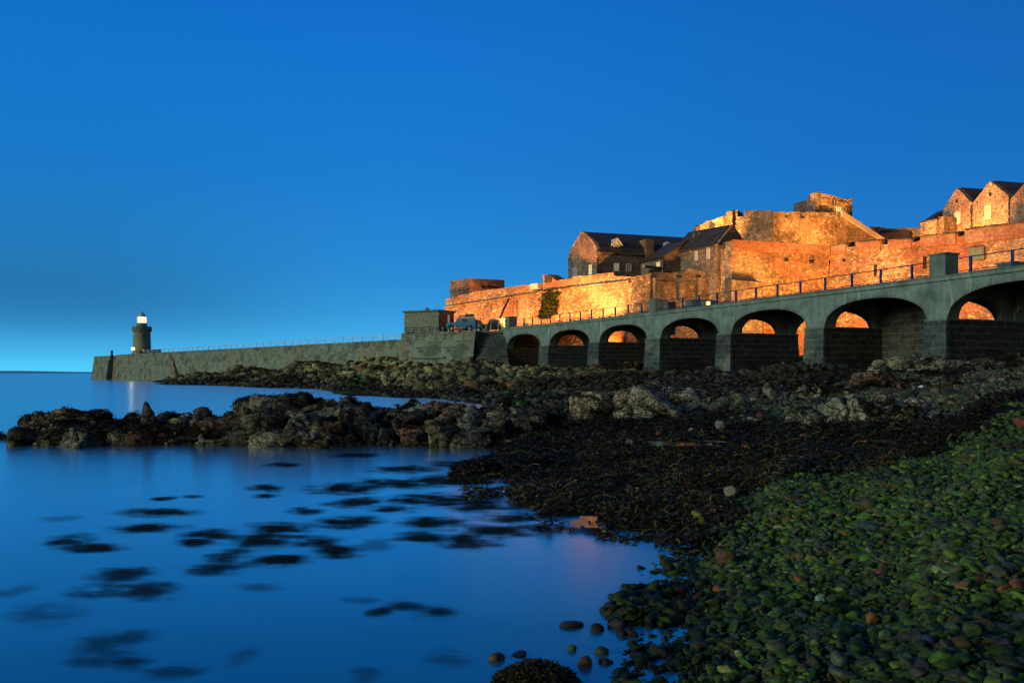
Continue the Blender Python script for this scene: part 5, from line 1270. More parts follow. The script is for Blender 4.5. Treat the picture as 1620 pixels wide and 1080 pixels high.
# ------------------------------------------------------------------ citadel
K0, K1_, K2_, K3_ = XY(1156, 134), XY(1222, 131), XY(1333, 137), XY(1397, 141)
kp, _, _ = strip_wall('citadel_wall', 'battlemented citadel wall with a dull greyish face turned from the lights', 'castle wall', M['brown_rubble'],
    [(K0, K1_, [(1157, 332), (1166.5, 332), (1167, 343), (1177.5, 343), (1178, 333), (1200, 332.5), (1221.5, 333)])], 14, 3.2, .8, .06, 11)
kp2, _, _ = strip_wall('citadel_wall', 'tall lit citadel wall with battlements, a blocked arch and a stair sloping off its end', 'castle wall', M['castle_rubble'],
    [(K1_, K2_, [(1222.5, 335), (1241.5, 335), (1242, 344), (1248.5, 344), (1249, 335), (1266, 335), (1266.5, 345), (1275, 345), (1275.5, 335), (1332, 336.5)]),
     (K2_, K3_, [(1334, 339), (1396, 381)])], 14, 3.2, 0, .05, 12)
# light edge of the return at the round tower
qe = XY(1155.5, 133.4); MB().obox(qe, (1, 0), (0, 1), -.28, .28, -.1, 1.5, 14, Zp(333, 133)).build('corner_quoin', M['castle_rubble'], kp)
# blocked arch relieving ring
q = on_line(1310, K1_, K2_); uk = nrm2((K2_[0] - K1_[0], K2_[1] - K1_[1])); nk = (uk[1], -uk[0]); am = MB()
for k in range(12):
    a0, a1 = math.pi * (.08 + .84 * k / 12), math.pi * (.08 + .84 * (k + .8) / 12)
    pts = []
    for rr_, aa in ((1.35, a0), (1.35, a1), (1.65, a1), (1.65, a0)): pts.append((rr_ * math.cos(aa), rr_ * math.sin(aa) * .9))
    zc = Zp(368, q[1])
    am.hexa([(q[0] + uk[0] * a + nk[0] * .07, q[1] + uk[1] * a + nk[1] * .07, zc + b) for a, b in pts], [(q[0] + uk[0] * a - nk[0] * .1, q[1] + uk[1] * a - nk[1] * .1, zc + b) for a, b in pts])
am.build('relieving_arch', M['castle_brick'], kp2)
# stair parapets
def stair_rail(off, mat, h0, h1, name):
    m = MB(); uu = nrm2((K3_[0] - K2_[0], K3_[1] - K2_[1])); n_ = (uu[1], -uu[0])
    a, b = on_line(1330, K2_, K3_), on_line(1397, K2_, K3_); za, zb_ = Zp(337, a[1]), Zp(381, b[1])
    for p, w0, w1 in ((0, off - .22, off + .22),):
        m.hexa([(a[0] + n_[0] * w0, a[1] + n_[1] * w0, za + h0), (b[0] + n_[0] * w0, b[1] + n_[1] * w0, zb_ + h0), (b[0] + n_[0] * w1, b[1] + n_[1] * w1, zb_ + h0), (a[0] + n_[0] * w1, a[1] + n_[1] * w1, za + h0)],
               [(a[0] + n_[0] * w0, a[1] + n_[1] * w0, za + h1), (b[0] + n_[0] * w0, b[1] + n_[1] * w0, zb_ + h1), (b[0] + n_[0] * w1, b[1] + n_[1] * w1, zb_ + h1), (a[0] + n_[0] * w1, a[1] + n_[1] * w1, za + h1)])
    m.build(name, mat, kp2)
M['lit_parapet_stone'] = plain('lit_parapet_stone', (.62, .52, .36), .9, .1)  # light parapet stone, with some floodlit brightness of the stair put into its colour
stair_rail(.15, M['lit_parapet_stone'], -.4, .35, 'stair_parapet'); stair_rail(-3.1, M['lit_parapet_stone'], .1, 1.35, 'stair_parapet')

rt = MB(); cx, cy = XY(1141, 141); nseg = 40; V, Fs = [], []
rngt = random.Random(4)
for i in range(nseg):
    a = 2 * math.pi * i / nseg; ca, sa = math.cos(a), math.sin(a); lt = (1 - ca) / 2
    zt = 26.3 - 1.2 * max(0, -ca - .2) - .25 * rngt.random() + .3 * (1 if sa > 0 else 0)
    for rr_, z in ((4.75, 12), (4.35, 24.2), (4.35, 24.25), (4.25, zt), (3.3, zt), (3.3, 12)): V.append((cx + rr_ * ca, cy + rr_ * sa, z))
for i in range(nseg):
    j = (i + 1) % nseg
    for k in range(5): Fs.append((6 * i + k, 6 * j + k, 6 * j + k + 1, 6 * i + k + 1))
rt.add(V, Fs); rto = rt.build('round_tower', M['castle_rubble']); tag(rto, 'brightly floodlit round tower with broken top at the end of the citadel', 'tower')
MB().box(cx - 2.75, cy - 4.65, 23.0, cx - 2.1, cy - 3.4, 24.4).build('opening', M['castle_brick'], rto)

def clock_tower():
    a, b, c = XY(1255, 146), XY(1290, 136), XY(1348.5, 141)
    root = empty('square_tower', (*b, 24), 'square battlemented tower with a dark round emblem atop the citadel', 'tower')
    zt = Zp(308.5, 136); zb_ = 20; u_ = nrm2((c[0] - b[0], c[1] - b[1])); n_ = (u_[1], -u_[0]); d_ = (a[0] + c[0] - b[0], a[1] + c[1] - b[1])
    MB().add([(*p, zb_) for p in (a, b, c, d_)] + [(*a, Zp(322, 146)), (*b, Zp(313, 136)), (*c, Zp(314, 141)), (*d_, Zp(322, 146))], [(3, 2, 1, 0), (4, 5, 6, 7), (0, 1, 5, 4), (1, 2, 6, 5), (2, 3, 7, 6), (3, 0, 4, 7)]).build('wall', M['house_stone'], root)
    # parapet blocks
    def merlons(p, q, px0, px1, top0, top1, z0off):
        m = MB(); uu = nrm2((q[0] - p[0], q[1] - p[1])); nn = (uu[1], -uu[0])
        qa_, qb_ = on_line(px0, p, q), on_line(px1, p, q); s0 = (qa_[0] - p[0]) * uu[0] + (qa_[1] - p[1]) * uu[1]; s1 = (qb_[0] - p[0]) * uu[0] + (qb_[1] - p[1]) * uu[1]
        return uu, nn, s0, s1
    for px0, px1, pt, pb in ((1290.5, 1316, 308.7, 316), (1316, 1322, 309.2, 311), (1322, 1348, 310.5, 317)):
        uu, nn, s0, s1 = merlons(b, c, px0, px1, 0, 0, 0); dm = 138
        MB().obox(b, uu, nn, s0 + .01, s1 - .01, -1.0, .06, Zp(pb + 3, dm), Zp(pt, dm)).build('parapet', M['castle_rubble'], root)
    for px0, px1, pt in ((1255.5, 1268, 320), (1269, 1279, 316), (1280, 1289.5, 312)):
        uu, nn, s0, s1 = merlons(a, b, px0, px1, 0, 0, 0); dm = 140
        MB().obox(a, uu, nn, s0, s1, -.9, .05, Zp(330, dm), Zp(pt, dm)).build('parapet', M['house_stone'], root)
    # ledge, door, emblem, window
    uu, nn, s0, s1 = merlons(b, c, 1296, 1309, 0, 0, 0)
    MB().obox(b, uu, nn, s0, s1, -.2, .03, Zp(333.5, 137), Zp(325, 137)).build('doorway', M['dark_opening'], root)
    for px0, px1 in ((1301, 1313), (1325, 1336)):
        uu, nn, s0, s1 = merlons(b, c, px0, px1, 0, 0, 0)
        MB().obox(b, uu, nn, s0, s1, -.05, .16, Zp(317.4, 138), Zp(315.6, 138)).build('string_course', M['brown_rubble'], root)
    uu, nn, s0, s1 = merlons(b, c, 1319, 1320, 0, 0, 0); zc = Zp(319.5, 138.5); ox, oy = b[0] + uu[0] * s0, b[1] + uu[1] * s0
    def disc(r, w0, w1, name, mat, par):
        m = MB(); n = 24; V = []
        for w in (w0, w1): V += [(ox + uu[0] * r * math.cos(6.2832 * i / n) + nn[0] * w, oy + uu[1] * r * math.cos(6.2832 * i / n) + nn[1] * w, zc + r * math.sin(6.2832 * i / n)) for i in range(n)]
        m.add(V, [tuple(range(n))[::-1], tuple(range(n, 2 * n))] + [(i, (i + 1) % n, n + (i + 1) % n, n + i) for i in range(n)]); return m.build(name, mat, par)
    clk = disc(.50, -.05, .13, 'emblem', M['dark_metal'], root)
    MB().obox((ox, oy), uu, nn, -.07, .07, .13, .17, zc - .33, zc + .33).build('bar', M['gold'], clk)
    add_win(root, b, uu, nn, 1322.5, 1329.5, 328, 338, bars=(2, 2))
    MB().obox(XY(1249, 139), (1, 0), (0, 1), 2.6, 5.2, 1.5, 3, 20, Zp(331.5, 139)).build('ledge', M['brown_rubble'], root)
clock_tower()

# far ramparts seen over the curtain wall
Q0, Q1_ = XY(1376, 150), XY(1500, 142)
strip_wall('rampart', 'low rear rampart with grassy dark patches between citadel and hill houses', 'castle wall', M['castle_rubble'],
    [(Q0, Q1_, [(1376, 358.5), (1388, 359), (1410, 361), (1454, 359.5), (1498, 356)])], 14, 3, 0, .12, 13)
tag(MB().hexa([(*XY(1394, 146), 20), (*XY(1440, 145), 20), (*XY(1440, 149), 20), (*XY(1394, 149), 20)], [(*XY(1394, 146), Zp(369, 146)), (*XY(1440, 145), Zp(365, 145)), (*XY(1440, 149), Zp(362, 149)), (*XY(1394, 149), Zp(363.5, 149))]).build('storage_roof', M['slate']), 'dark low roof in front of the rear rampart', 'roof')

# terrace ground inside the walls
tm = MB(); tm.prism([(A0[0] + 3, A0[1] + 2), (A1[0] + 1, A1[1] + 4), (B1[0], B1[1] + 3), (B2[0], B2[1] + 3), (40, 121), (62, 106), (76, 92), (120, 130), (60, 190), (5, 185)], 3, 13.6)
tag(tm.build('terrace_ground', M['ground']), kind='structure')
tm2 = MB(); tm2.prism([(30.5, 122), (40, 121), (60, 106), (76, 91), (120, 130), (62, 180), (28, 160)], 13.6, 17.2); tag(tm2.build('upper_terrace_ground', M['ground']), kind='structure')

# cannon on the low battlement
def cannon():
    q = XY(1033, 116.5); z = Zp(428, 116.5); root = empty('cannon', (*q, z), 'black cannon with a white muzzle on the battlement beneath the cottage', 'cannon')
    a = (-.93, -.30); m = MB()
    P = lambda s, zz: (q[0] + a[0] * s, q[1] + a[1] * s, z + zz)
    m.tube(P(-1.3, .28), P(.2, .42), .24, 12, .21); m.tube(P(.2, .42), P(1.25, .52), .21, 12, .15); m.build('barrel', M['dark_metal'], root, smooth=True)
    MB().tube(P(1.251, .52), P(1.42, .535), .19, 12).build('muzzle', M['white_paint'], root)
    b = (a[1], -a[0])
    MB().obox(q, a, b, -1.1, .5, -.35, .35, z - .35, z + .12).build('carriage', M['dark_metal'], root)
    for s in (-.8, .3):
        for w in (-.42, .42):
            c = (q[0] + a[0] * s + b[0] * w, q[1] + a[1] * s + b[1] * w)
            MB().tube((c[0] - b[0] * .06, c[1] - b[1] * .06, z - .3), (c[0] + b[0] * .06, c[1] + b[1] * .06, z - .3), .22, 12).build('wheel', M['dark_metal'], root)
cannon()
tag(MB().obox(XY(1041, 115.5), (1, 0), (0, 1), -.5, .55, 0, .8, Zp(436, 115.5), Zp(431, 115.5)).build('plant_trough', M['galvanised']), 'small grey-blue box under the cannon on the battlement', 'box')

# ------------------------------------------------------------------ quay platform, hut, vehicles
def platform():
    pts = [XY(635, 131), XY(700, 126), XY(752, 121.8), XY(757, 123.6), XY(806, 122.6)]
    root = empty('quay', (*pts[2], 3), 'weathered stone quay where the vehicles are parked, joining bridge and breakwater', 'quay')
    def top(p): return 7.86
    back = [(p[0] + 1.5, p[1] + 34) for p in pts]
    for i in range(4):
        a, b = pts[i], pts[i + 1]; dx, dy = b[0] - a[0], b[1] - a[1]; l = math.hypot(dx, dy); n = (dy / l, -dx / l); bt = .9 if i < 3 else .5
        if n[1] > 0: n = (-n[0], -n[1])
        m = MB(); ba, bb = back[i], back[i + 1]
        m.add([(a[0] + n[0] * bt, a[1] + n[1] * bt, 1), (b[0] + n[0] * bt, b[1] + n[1] * bt, 1), (bb[0], bb[1], 1), (ba[0], ba[1], 1), (*a, 7.6), (*b, 7.6), (*bb, 7.6), (*ba, 7.6)], [(0, 1, 5, 4), (1, 2, 6, 5), (2, 3, 7, 6), (3, 0, 4, 7), (4, 5, 6, 7)])
        if i != 2: m.build('wall', M['pier_stone'] if i != 3 else M['teal_block'], root)
        else: m.build('wall', M['teal_block'], root)
    cp = MB(); o = pts + back[::-1]; cp.prism([(p[0], p[1] - .12 if k < 5 else p[1]) for k, p in enumerate(o)], 7.603, 7.9); cp.build('paving', M['concrete_dull'], root)
    # battered buttress towards the bridge, and a ledge
    a, b = XY(757, 123.4), XY(800, 122.5)
    m = MB(); m.hexa([(a[0] - .6, a[1] - 2.6, 2), (b[0] + .6, b[1] - 2.3, 2), (b[0] + .2, b[1] + 1, 2), (a[0], a[1] + 1, 2)], [(a[0] + .1, a[1] - .35, 7.0), (b[0], b[1] - .35, 7.0), (b[0], b[1] + 1, 7.0), (a[0], a[1] + 1, 7.0)]); m.build('buttress', M['teal_block'], root)
    l0, l1 = XY(648, 128.5), XY(702, 124.6); MB().hexa([(*l0, Zp(566, 128)), (*l1, Zp(566, 125)), (l1[0], l1[1] + 2, Zp(566, 125)), (l0[0], l0[1] + 2, Zp(566, 128))], [(*l0, Zp(564, 128)), (*l1, Zp(564, 125)), (l1[0], l1[1] + 2, Zp(564, 125)), (l0[0], l0[1] + 2, Zp(564, 128))]).build('ledge', M['concrete'], root)
platform()

def hut():
    a, b = XY(639.5, 129.8), XY(694, 126.8); u_ = nrm2((b[0] - a[0], b[1] - a[1])); n_ = (-u_[1], u_[0]); L_ = math.hypot(b[0] - a[0], b[1] - a[1])
    root = empty('pump_hut', (*a, 7.9), 'flat-roofed grey-green rendered hut at the corner of the quay', 'hut')
    z1 = Zp(493, 128); dep = 3.9
    MB().obox(a, u_, n_, 0, L_, 0, dep, 7.9, z1).build('wall', M['hut_render'], root)
    MB().obox(a, u_, n_, L_ + .003, L_ + .05, .1, dep, 7.9, z1 - .02).build('side_wall', M['house_stone'], root)
    rf = MB().obox(a, u_, n_, -.2, L_ + .25, -.25, dep + .2, z1 + .003, z1 + .22).build('roof', M['concrete_dull'], root)
    MB().obox(a, u_, n_, 3.0, 3.4, 1, 1.5, z1 + .223, z1 + .65).build('vent', M['dark_metal'], rf)
    MB().tube((a[0] + 1.2, a[1] + .6, z1 + .2), (a[0] + 1.2, a[1] + .6, z1 + 1.3), .03).build('aerial', M['galvanised'], rf)
    MB().tube((a[0] + 4.9, a[1] + .3, z1 + .2), (a[0] + 4.9, a[1] + .3, z1 + 1.35), .03).build('aerial', M['galvanised'], rf)
    MB().obox(a, u_, n_, -.05, L_ + .1, -.07, -.003, 7.9, 8.05).build('plinth', M['concrete_dull'], root)
hut()

def vehicle(name, label, px, d, ang, body, trim, roofmat, rack, long=True, cat='car'):
    """boxy old off-roader; local x forward"""
    c = XY(px, d); ca, sa = math.cos(ang), math.sin(ang); u_ = (ca, sa); n_ = (-sa, ca); z = 7.9
    root = empty(name, (*c, z), label, cat)
    P = lambda a, b, zz: (c[0] + u_[0] * a + n_[0] * b, c[1] + u_[1] * a + n_[1] * b, z + zz)
    w = .84
    def sec(m, prof, w0=w, w1=None):
        w1 = w0 if w1 is None else w1; n = len(prof)
        m.add([P(a, -w0, zz) for a, zz in prof] + [P(a, w1, zz) for a, zz in prof], [tuple(range(n))[::-1], tuple(range(n, 2 * n))] + [(i, (i + 1) % n, n + (i + 1) % n, n + i) for i in range(n)]); return m
    # lower body with cut wheel arches
    def arch(xc): return [(xc - .46, .42), (xc - .42, .68), (xc - .25, .84), (xc + .25, .84), (xc + .42, .68), (xc + .46, .42)]
    low_ = [(-2.05, .42)] + arch(-1.2) + arch(1.35)[0:] + [(2.0, .42), (2.05, 1.15), (.95, 1.22), (-2.05, 1.22)]
    sec(MB(), low_).build('body', M[body], root, bevel=.03)
    MB().obox(c, u_, n_, -.72, .85, -w - .03, w + .03, z + .40, z + .47).build('sill', M[trim], root)
    sec(MB(), [(-2.03, 1.223), (.85, 1.223), (.50, 1.78), (-2.0, 1.78)], w - .03).build('cabin', M[body], root, bevel=.02)
    sec(MB(), [(-2.05, 1.783), (.52, 1.783), (.40, 1.93), (-1.98, 1.95)], w).build('roof', M[roofmat], root, bevel=.03)
    for s in (-1, 1):
        wds = [(-1.85, -.95, 'glass_pale'), (-.82, -.2, 'glass_dark'), (-.1, .38, 'glass_pale')]
        for a0, a1, gm in wds:
            b0, b1 = (s * (w - .03), s * (w - .015)); lo_, hi_ = min(b0, b1), max(b0, b1)
            MB().obox(c, u_, n_, a0, a1, lo_, hi_, z + 1.32, z + 1.70).build('window', M[gm], root)
        MB().obox(c, u_, n_, -.12, -.10, min(s * w, s * (w + .01)), max(s * w, s * (w + .01)), z + .5, z + 1.2).build('door_seam', M['black'], root)
    # windscreen
    MB().hexa([P(.83, -w + .12, 1.30), P(.83, w - .12, 1.30), P(.80, w - .12, 1.30), P(.80, -w + .12, 1.30)], [P(.56, -w + .12, 1.72), P(.56, w - .12, 1.72), P(.53, w - .12, 1.72), P(.53, -w + .12, 1.72)]).build('windscreen', M['glass_dark'], root)
    MB().obox(c, u_, n_, 2.052, 2.18, -w + .02, w - .02, z + .45, z + .62).build('bumper', M['dark_metal'], root)
    MB().obox(c, u_, n_, 2.052, 2.07, -.35, .35, z + .66, z + 1.08).build('grille', M['dark_metal'], root)
    for s in (-.62, .62):
        MB().tube(P(2.045, s, .92), P(2.09, s, .92), .12, 12).build('headlight', M['cream'], root)
    for xc in (-1.2, 1.35):
        for s in (-1, 1):
            t = MB().tube(P(xc, s * (w - .22), .38), P(xc, s * (w + .02), .38), .38, 18).build('wheel', M['rubber'], root)
            MB().tube(P(xc, s * (w + .021), .38), P(xc, s * (w + .04), .38), .20, 14).build('rim', M['rim'], t)
    if rack:
        m = MB()
        for s in (-w + .05, w - .05):
            m.tube(P(-1.9, s, 2.18), P(.35, s, 2.18), .03, 5); m.tube(P(-1.9, s, 2.0), P(.35, s, 2.0), .025, 5)
            for a in (-1.9, -1.1, -.4, .35): m.tube(P(a, s, 1.93), P(a, s, 2.2), .025, 5)
        for a in np.linspace(-1.9, .35, 9): m.tube(P(a, -w + .05, 2.02), P(a, w - .05, 2.02), .02, 5)
        m.build('roof_rack', M['galvanised'], root)
        MB().obox(c, u_, n_, -1.85, -.55, -.7, .7, z + 2.05, z + 2.42).build('rack_load', M['dark_metal'], root)
        MB().obox(c, u_, n_, -.5, .3, -.7, .7, z + 2.05, z + 2.25).build('rack_tray', M['galvanised'], root)
        MB().tube(P(-2.06, 0, .95), P(-2.26, 0, .95), .36, 16).build('spare_wheel', M['rubber'], root)
    return root
vehicle('off_roader', 'blue boxy off-roader with white roof and loaded roof rack, parked nearest the quay edge', 729.5, 125.2, R(183), 'car_blue', 'cream', 'cream', True)
vehicle('off_roader', 'navy pick-up style vehicle standing behind the blue off-roader', 752, 130, R(-38), 'car_navy', 'cream', 'cream', False)
vehicle('off_roader', 'dark green off-roader with a cream roof beside the bridge pillar', 782, 128.5, R(165), 'car_green', 'car_tan', 'cream', False)

def bollards():
    specs = [(714.5, 121.5 + 3.4, 8.1), (769, 123.6, 9.0), (776.5, 123.4, 8.6), (788.5, 123.2, 8.9), (794, 123.1, 8.6)]
    words_ = ['pale thin post by the rear of the blue off-roader', 'pale post with orange base between the parked vehicles', 'pale post just in front of the green off-roader', 'tall pale post near the bridge end of the quay', 'pale post closest to the end pillar of the bridge']
    for (px, d, zt), wd_ in zip(specs, words_):
        q = XY(px, d); tag(MB().tube((*q, 7.9), (*q, zt + .25), .055, 8, .045).build('quay_post', M['cream']), wd_, 'post', 'pale posts along the quay edge')
    q = XY(709.8, 127.5); m = MB().obox(q, (1, 0), (0, 1), -.14, .14, -.05, .05, 7.9, Zp(498, 127.5)); tag(m.build('marker_board', M['white_paint']), 'upright white marker board beside the hut', 'sign')
    # low chain rail along the quay
    m = MB()
    pts = [XY(640, 129.6), XY(700, 125.9), XY(752, 121.9)]
    root = empty('quay_rail', (*pts[1], 7.9), 'low thin rail along the edge of the quay below the hut', 'railing')
    for i in range(2):
        for h in (.35, .7): m.tube((*pts[i], 7.9 + h), (*pts[i + 1], 7.9 + h), .03, 5)
    m.build('rail', M['dark_metal'], root)
    for i in range(2):
        for t in np.linspace(0, 1, 6)[:-1]:
            p = (pts[i][0] + (pts[i + 1][0] - pts[i][0]) * t, pts[i][1] + (pts[i + 1][1] - pts[i][1]) * t); MB().tube((*p, 7.9), (*p, 8.65), .04, 6).build('post', M['galvanised'], root)
    q = XY(724, 123.2); tag(MB().obox(q, (1, .0), (0, 1), -.5, .6, 0, .25, 7.9, 8.15).build('fish_box', M['red_paint']), 'low red box on the quay edge below the blue off-roader', 'box')
bollards()

# ------------------------------------------------------------------ breakwater
def breakwater():
    root = empty('breakwater', (-75, 212, 0), 'long grey-green stone breakwater running out to the lighthouse', 'breakwater')
    dx, dy = JB[0] - JA[0], JB[1] - JA[1]; l = math.hypot(dx, dy); u_ = (dx / l, dy / l); n_ = (-u_[1], u_[0])
    if n_[1] < 0: n_ = (-n_[0], -n_[1])
    def blk(s0, s1, zt, zb0, bt, th, name, mat, w0=0):
        m = MB(); P = lambda s, w, z: (JA[0] + u_[0] * s + n_[0] * w, JA[1] + u_[1] * s + n_[1] * w, z)
        m.hexa([P(s0, w0 - bt, zb0), P(s1, w0 - bt, zb0), P(s1, th, zb0), P(s0, th, zb0)], [P(s0, w0, zt), P(s1, w0, zt), P(s1, th, zt), P(s0, th, zt)]); return m.build(name, mat, root)
    blk(22, l + 6, 7.05, -1, .9, 9, 'wall', M['pier_stone'])
    blk(22, l + 6, 7.45, 7.053, 0, .9, 'parapet', M['pier_stone'], -.12)
    # pier head
    m = MB(); P = lambda s, w, z: (JA[0] + u_[0] * s + n_[0] * w, JA[1] + u_[1] * s + n_[1] * w, z)
    base = [(-1.2, -1.5), (17.6, -1.5), (17.6, 12), (-1.2, 12)]; top_ = [(-.2, -.6), (17.2, -.6), (17.2, 12), (-.2, 12)]
    m.hexa([P(a, b, -1) for a, b in base], [P(a, b, 6.9) for a, b in top_]); m.build('pier_head', M['pier_stone'], root)
    MB().hexa([P(-.35, -.75, 6.903) , P(17.4, -.75, 6.903), P(17.4, 12, 6.903), P(-.35, 12, 6.903)], [P(-.35, -.75, 7.25), P(17.4, -.75, 7.25), P(17.4, 12, 7.25), P(-.35, 12, 7.25)]).build('coping', M['concrete'], root)
    MB().hexa([P(17.7, -.4, -1), P(21.9, -.4, -1), P(21.9, 9, -1), P(17.7, 9, -1)], [P(17.7, .4, 7.0), P(21.9, .4, 7.0), P(21.9, 9, 7.0), P(17.7, 9, 7.0)]).build('recess', M['brown_rubble'], root)
    MB().hexa([P(14.6, -2.0, -1), P(17.5, -2.0, -1), P(17.5, 1, -1), P(14.6, 1, -1)], [P(14.8, -1.0, 6.0), P(17.4, -1.0, 6.0), P(17.4, 1, 6.0), P(14.8, 1, 6.0)]).build('buttress', M['pier_stone'], root)
    # brown ramp-like rib
    s = 67; MB().hexa([P(s + 7, -1.5, 1.5), P(s + 10, -1.5, 1.5), P(s + 10, .2, 1.5), P(s + 7, .2, 1.5)], [P(s, -.12, 7.0), P(s + 2.2, -.12, 7.0), P(s + 2.2, .1, 7.0), P(s, .1, 7.0)]).build('rib', M['brown_rubble'], root)
    # railing
    rroot = empty('breakwater_railing', (-60, 200, 7.5), 'thin pale railing along the top of the breakwater', 'railing')
    m = MB()
    for h in (.45, .9): m.tube(P(45, .4, 7.45 + h), P(l + 4, .4, 7.45 + h), .045, 4)
    m.build('rail', M['galvanised'], rroot); pm = None
    for s in np.arange(46, l + 4, 3.4):
        if pm is None:
            p = MB().tube((0, 0, 0), (0, 0, .95), .055, 5).build('post', M['galvanised']); pm = p.data
        else: p = bpy.data.objects.new('post', pm); COL.objects.link(p)
        p.location = P(s, .4, 7.45); parent(p, rroot)
    for s, w_ in ((12.5, 'small dark capstan on the pier head'),):
        q = P(s, 1.2, 7.25); tag(MB().ring(q[:2], [.5, .38, .3, .38, .5], [7.25, 7.5, 8.1, 8.7, 8.9], 10).build('capstan', M['dark_metal']), w_, 'bollard')
    q = P(38, 1.2, 7.45); tag(MB().obox(q[:2], u_, n_, -1.6, 1.6, 0, 2, 7.45, 8.35).build('storage_bin', M['brown_rubble']), 'low brown bin on the breakwater beside the lighthouse', 'box')
    # fishing rods / lobster pots cluster
    q = P(47, 1.0, 7.45); mm = MB()
    for k in range(9): mm.obox((q[0] + u_[0] * k * 1.1, q[1] + u_[1] * k * 1.1), u_, n_, -.45, .45, 0, .8, 7.45, 7.45 + .5 + .25 * (k % 3))
    for k in range(9):
        MB().obox((q[0] + u_[0] * k * 1.1, q[1] + u_[1] * k * 1.1), u_, n_, -.45, .45, 0, .8, 7.45, 7.45 + .45 + .25 * (k % 3)).build('lobster_pot', M['dark_metal'])
    pots = [o for o in COL.objects if o.name.startswith('lobster_pot')]
    for o in pots: tag(o, 'dark lobster pot in the line on the breakwater behind the lighthouse', 'lobster pot', 'lobster pots along the breakwater top')
breakwater()

def lighthouse():
    c = XY(224.5, 262); z0 = 7.2; root = empty('lighthouse', (*c, z0), 'small round stone lighthouse with glowing lantern at the breakwater end', 'lighthouse')
    m = MB().ring(c, [3.0, 2.75, 2.55, 2.38, 2.36], [z0, z0 + .9, z0 + 1.0, 13.4, 14.1], 32); tw_ = m.build('tower', M['hut_render'], root)
    MB().ring(c, [2.4, 2.75, 2.75, 2.6], [14.103, 14.5, 15.0, 15.05], 32).build('gallery', M['concrete_dull'], root)
    g = MB(); n = 32
    g.add([(c[0] + r * math.cos(2 * math.pi * i / n), c[1] + r * math.sin(2 * math.pi * i / n), z) for r, z in ((2.75, 15.053), (2.75, 15.75), (2.5, 15.75), (2.5, 15.053)) for i in range(n)],
          [(k * n + i, k * n + (i + 1) % n, ((k + 1) % 4) * n + (i + 1) % n, ((k + 1) % 4) * n + i) for k in range(4) for i in range(n)])
    g.build('parapet', M['concrete_dull'], root)
    MB().ring(c, [1.5, 1.5], [15.053, 16.75], 24).build('drum', M['hut_render'], root)
    ln = MB().ring(c, [1.2, 1.3, 1.3, 1.15], [16.753, 17.1, 18.3, 18.65], 24).build('lantern', M['lantern_glow'], root, smooth=True)
    f = MB()
    for i in range(8):
        a = 2 * math.pi * i / 8 + .2; x, y = c[0] + 1.33 * math.cos(a), c[1] + 1.33 * math.sin(a); f.tube((x, y, 16.75), (x, y, 18.6), .04, 5)
    f.build('glazing_bars', M['copper_green'], root)
    MB().ring(c, [1.32, 1.0, .40, .16, .18, .04], [18.653, 19.2, 19.9, 20.1, 20.3, 20.5], 24).build('dome', M['copper_green'], root, smooth=True)
    MB().tube((*c, 20.45), (*c, 21.2), .05, 5).build('finial', M['galvanised'], root)
    MB().tube((c[0] - 1.75, c[1] - 1.6, 15), (c[0] - 1.75, c[1] - 1.6, 22.6), .05, 5, .03).build('aerial', M['galvanised'], root)
    def op(px, py0, py1, w, name, mat, off=.0):
        x = X(px, 259.6); r = 2.5; y = c[1] - math.sqrt(max(0, r * r - (x - c[0]) ** 2)); za, zb_ = Zp(py1, y), Zp(py0, y)
        return MB().box(x - w, y - .12 - off, za, x + w, y + .3, zb_).build(name, mat, root)
    op(227, 528.5, 533.5, .28, 'window', M['black']); op(226.3, 551, 561, .5, 'door', M['black'], .1); op(226.3, 552.5, 555, .36, 'fanlight', M['window_glim'], .14)
    for px in (213.5, 219): pass
    # lamp on its bracket
    lp = XY(210.5, 258); lr = empty('wall_lamp', (*lp, 7.25), 'yellow lamp shining on a short post beside the lighthouse', 'lamp')
    MB().tube((*lp, 7.2), (*lp, 8.6), .07, 6).build('post', M['dark_metal'], lr)
    MB().ring(lp, [.15, .48, .55, .45, .12], [8.6, 8.75, 9.1, 9.4, 9.6], 14).build('lamp_globe', M['lamp_yellow'], lr, smooth=True)
    L = bpy.data.lights.new('lamp_light', 'POINT'); L.energy = 110; L.color = (1, .7, .3); L.shadow_soft_size = .6
    o = bpy.data.objects.new('lamp_light', L); COL.objects.link(o); o.location = (lp[0] - .2, lp[1] - 1.0, 9.2)
lighthouse()

# ------------------------------------------------------------------ lamps and floodlights
def flood(px_or_xy, z, aim, energy, color=(1, .32, .05), size=75, ground=None, label='', blend=.6, soft=.35):
    q = px_or_xy; root = empty('floodlight', (*q, z), label, 'floodlight', 'floodlights lighting the castle walls')
    d = (Vector(aim) - Vector((*q, z))); dn = d.normalized()
    b = Vector((*q, z)); m = MB(); e = dn * .14
    m.tube(tuple(b - e), tuple(b + e), .16, 10, .26); m.build('housing', M['dark_metal'], root)
    MB().tube(tuple(b + e * 1.01), tuple(b + e * 1.12), .22, 10).build('lens', M['lamp_warm'], root)
    MB().tube((q[0], q[1], ground if ground is not None else z - 1), (q[0], q[1], z - .05), .05, 6).build('stand', M['dark_metal'], root)
    L = bpy.data.lights.new('flood_light', 'SPOT'); L.energy = energy; L.color = color; L.spot_size = R(size); L.spot_blend = blend; L.shadow_soft_size = soft
    o = bpy.data.objects.new('flood_light', L); COL.objects.link(o); o.location = b + dn * .35; o.rotation_euler = (-dn).to_track_quat('Z', 'Y').to_euler()
nA = (-.803, -.596)
def offA(px, dist): q = on_line(px, A0, A1); return (q[0] + nA[0] * dist, q[1] + nA[1] * dist), q
OR = (1, .30, .045); YE = (1, .40, .08)
def aimA(px, z): q = on_line(px, A0, A1); return (*q, z)
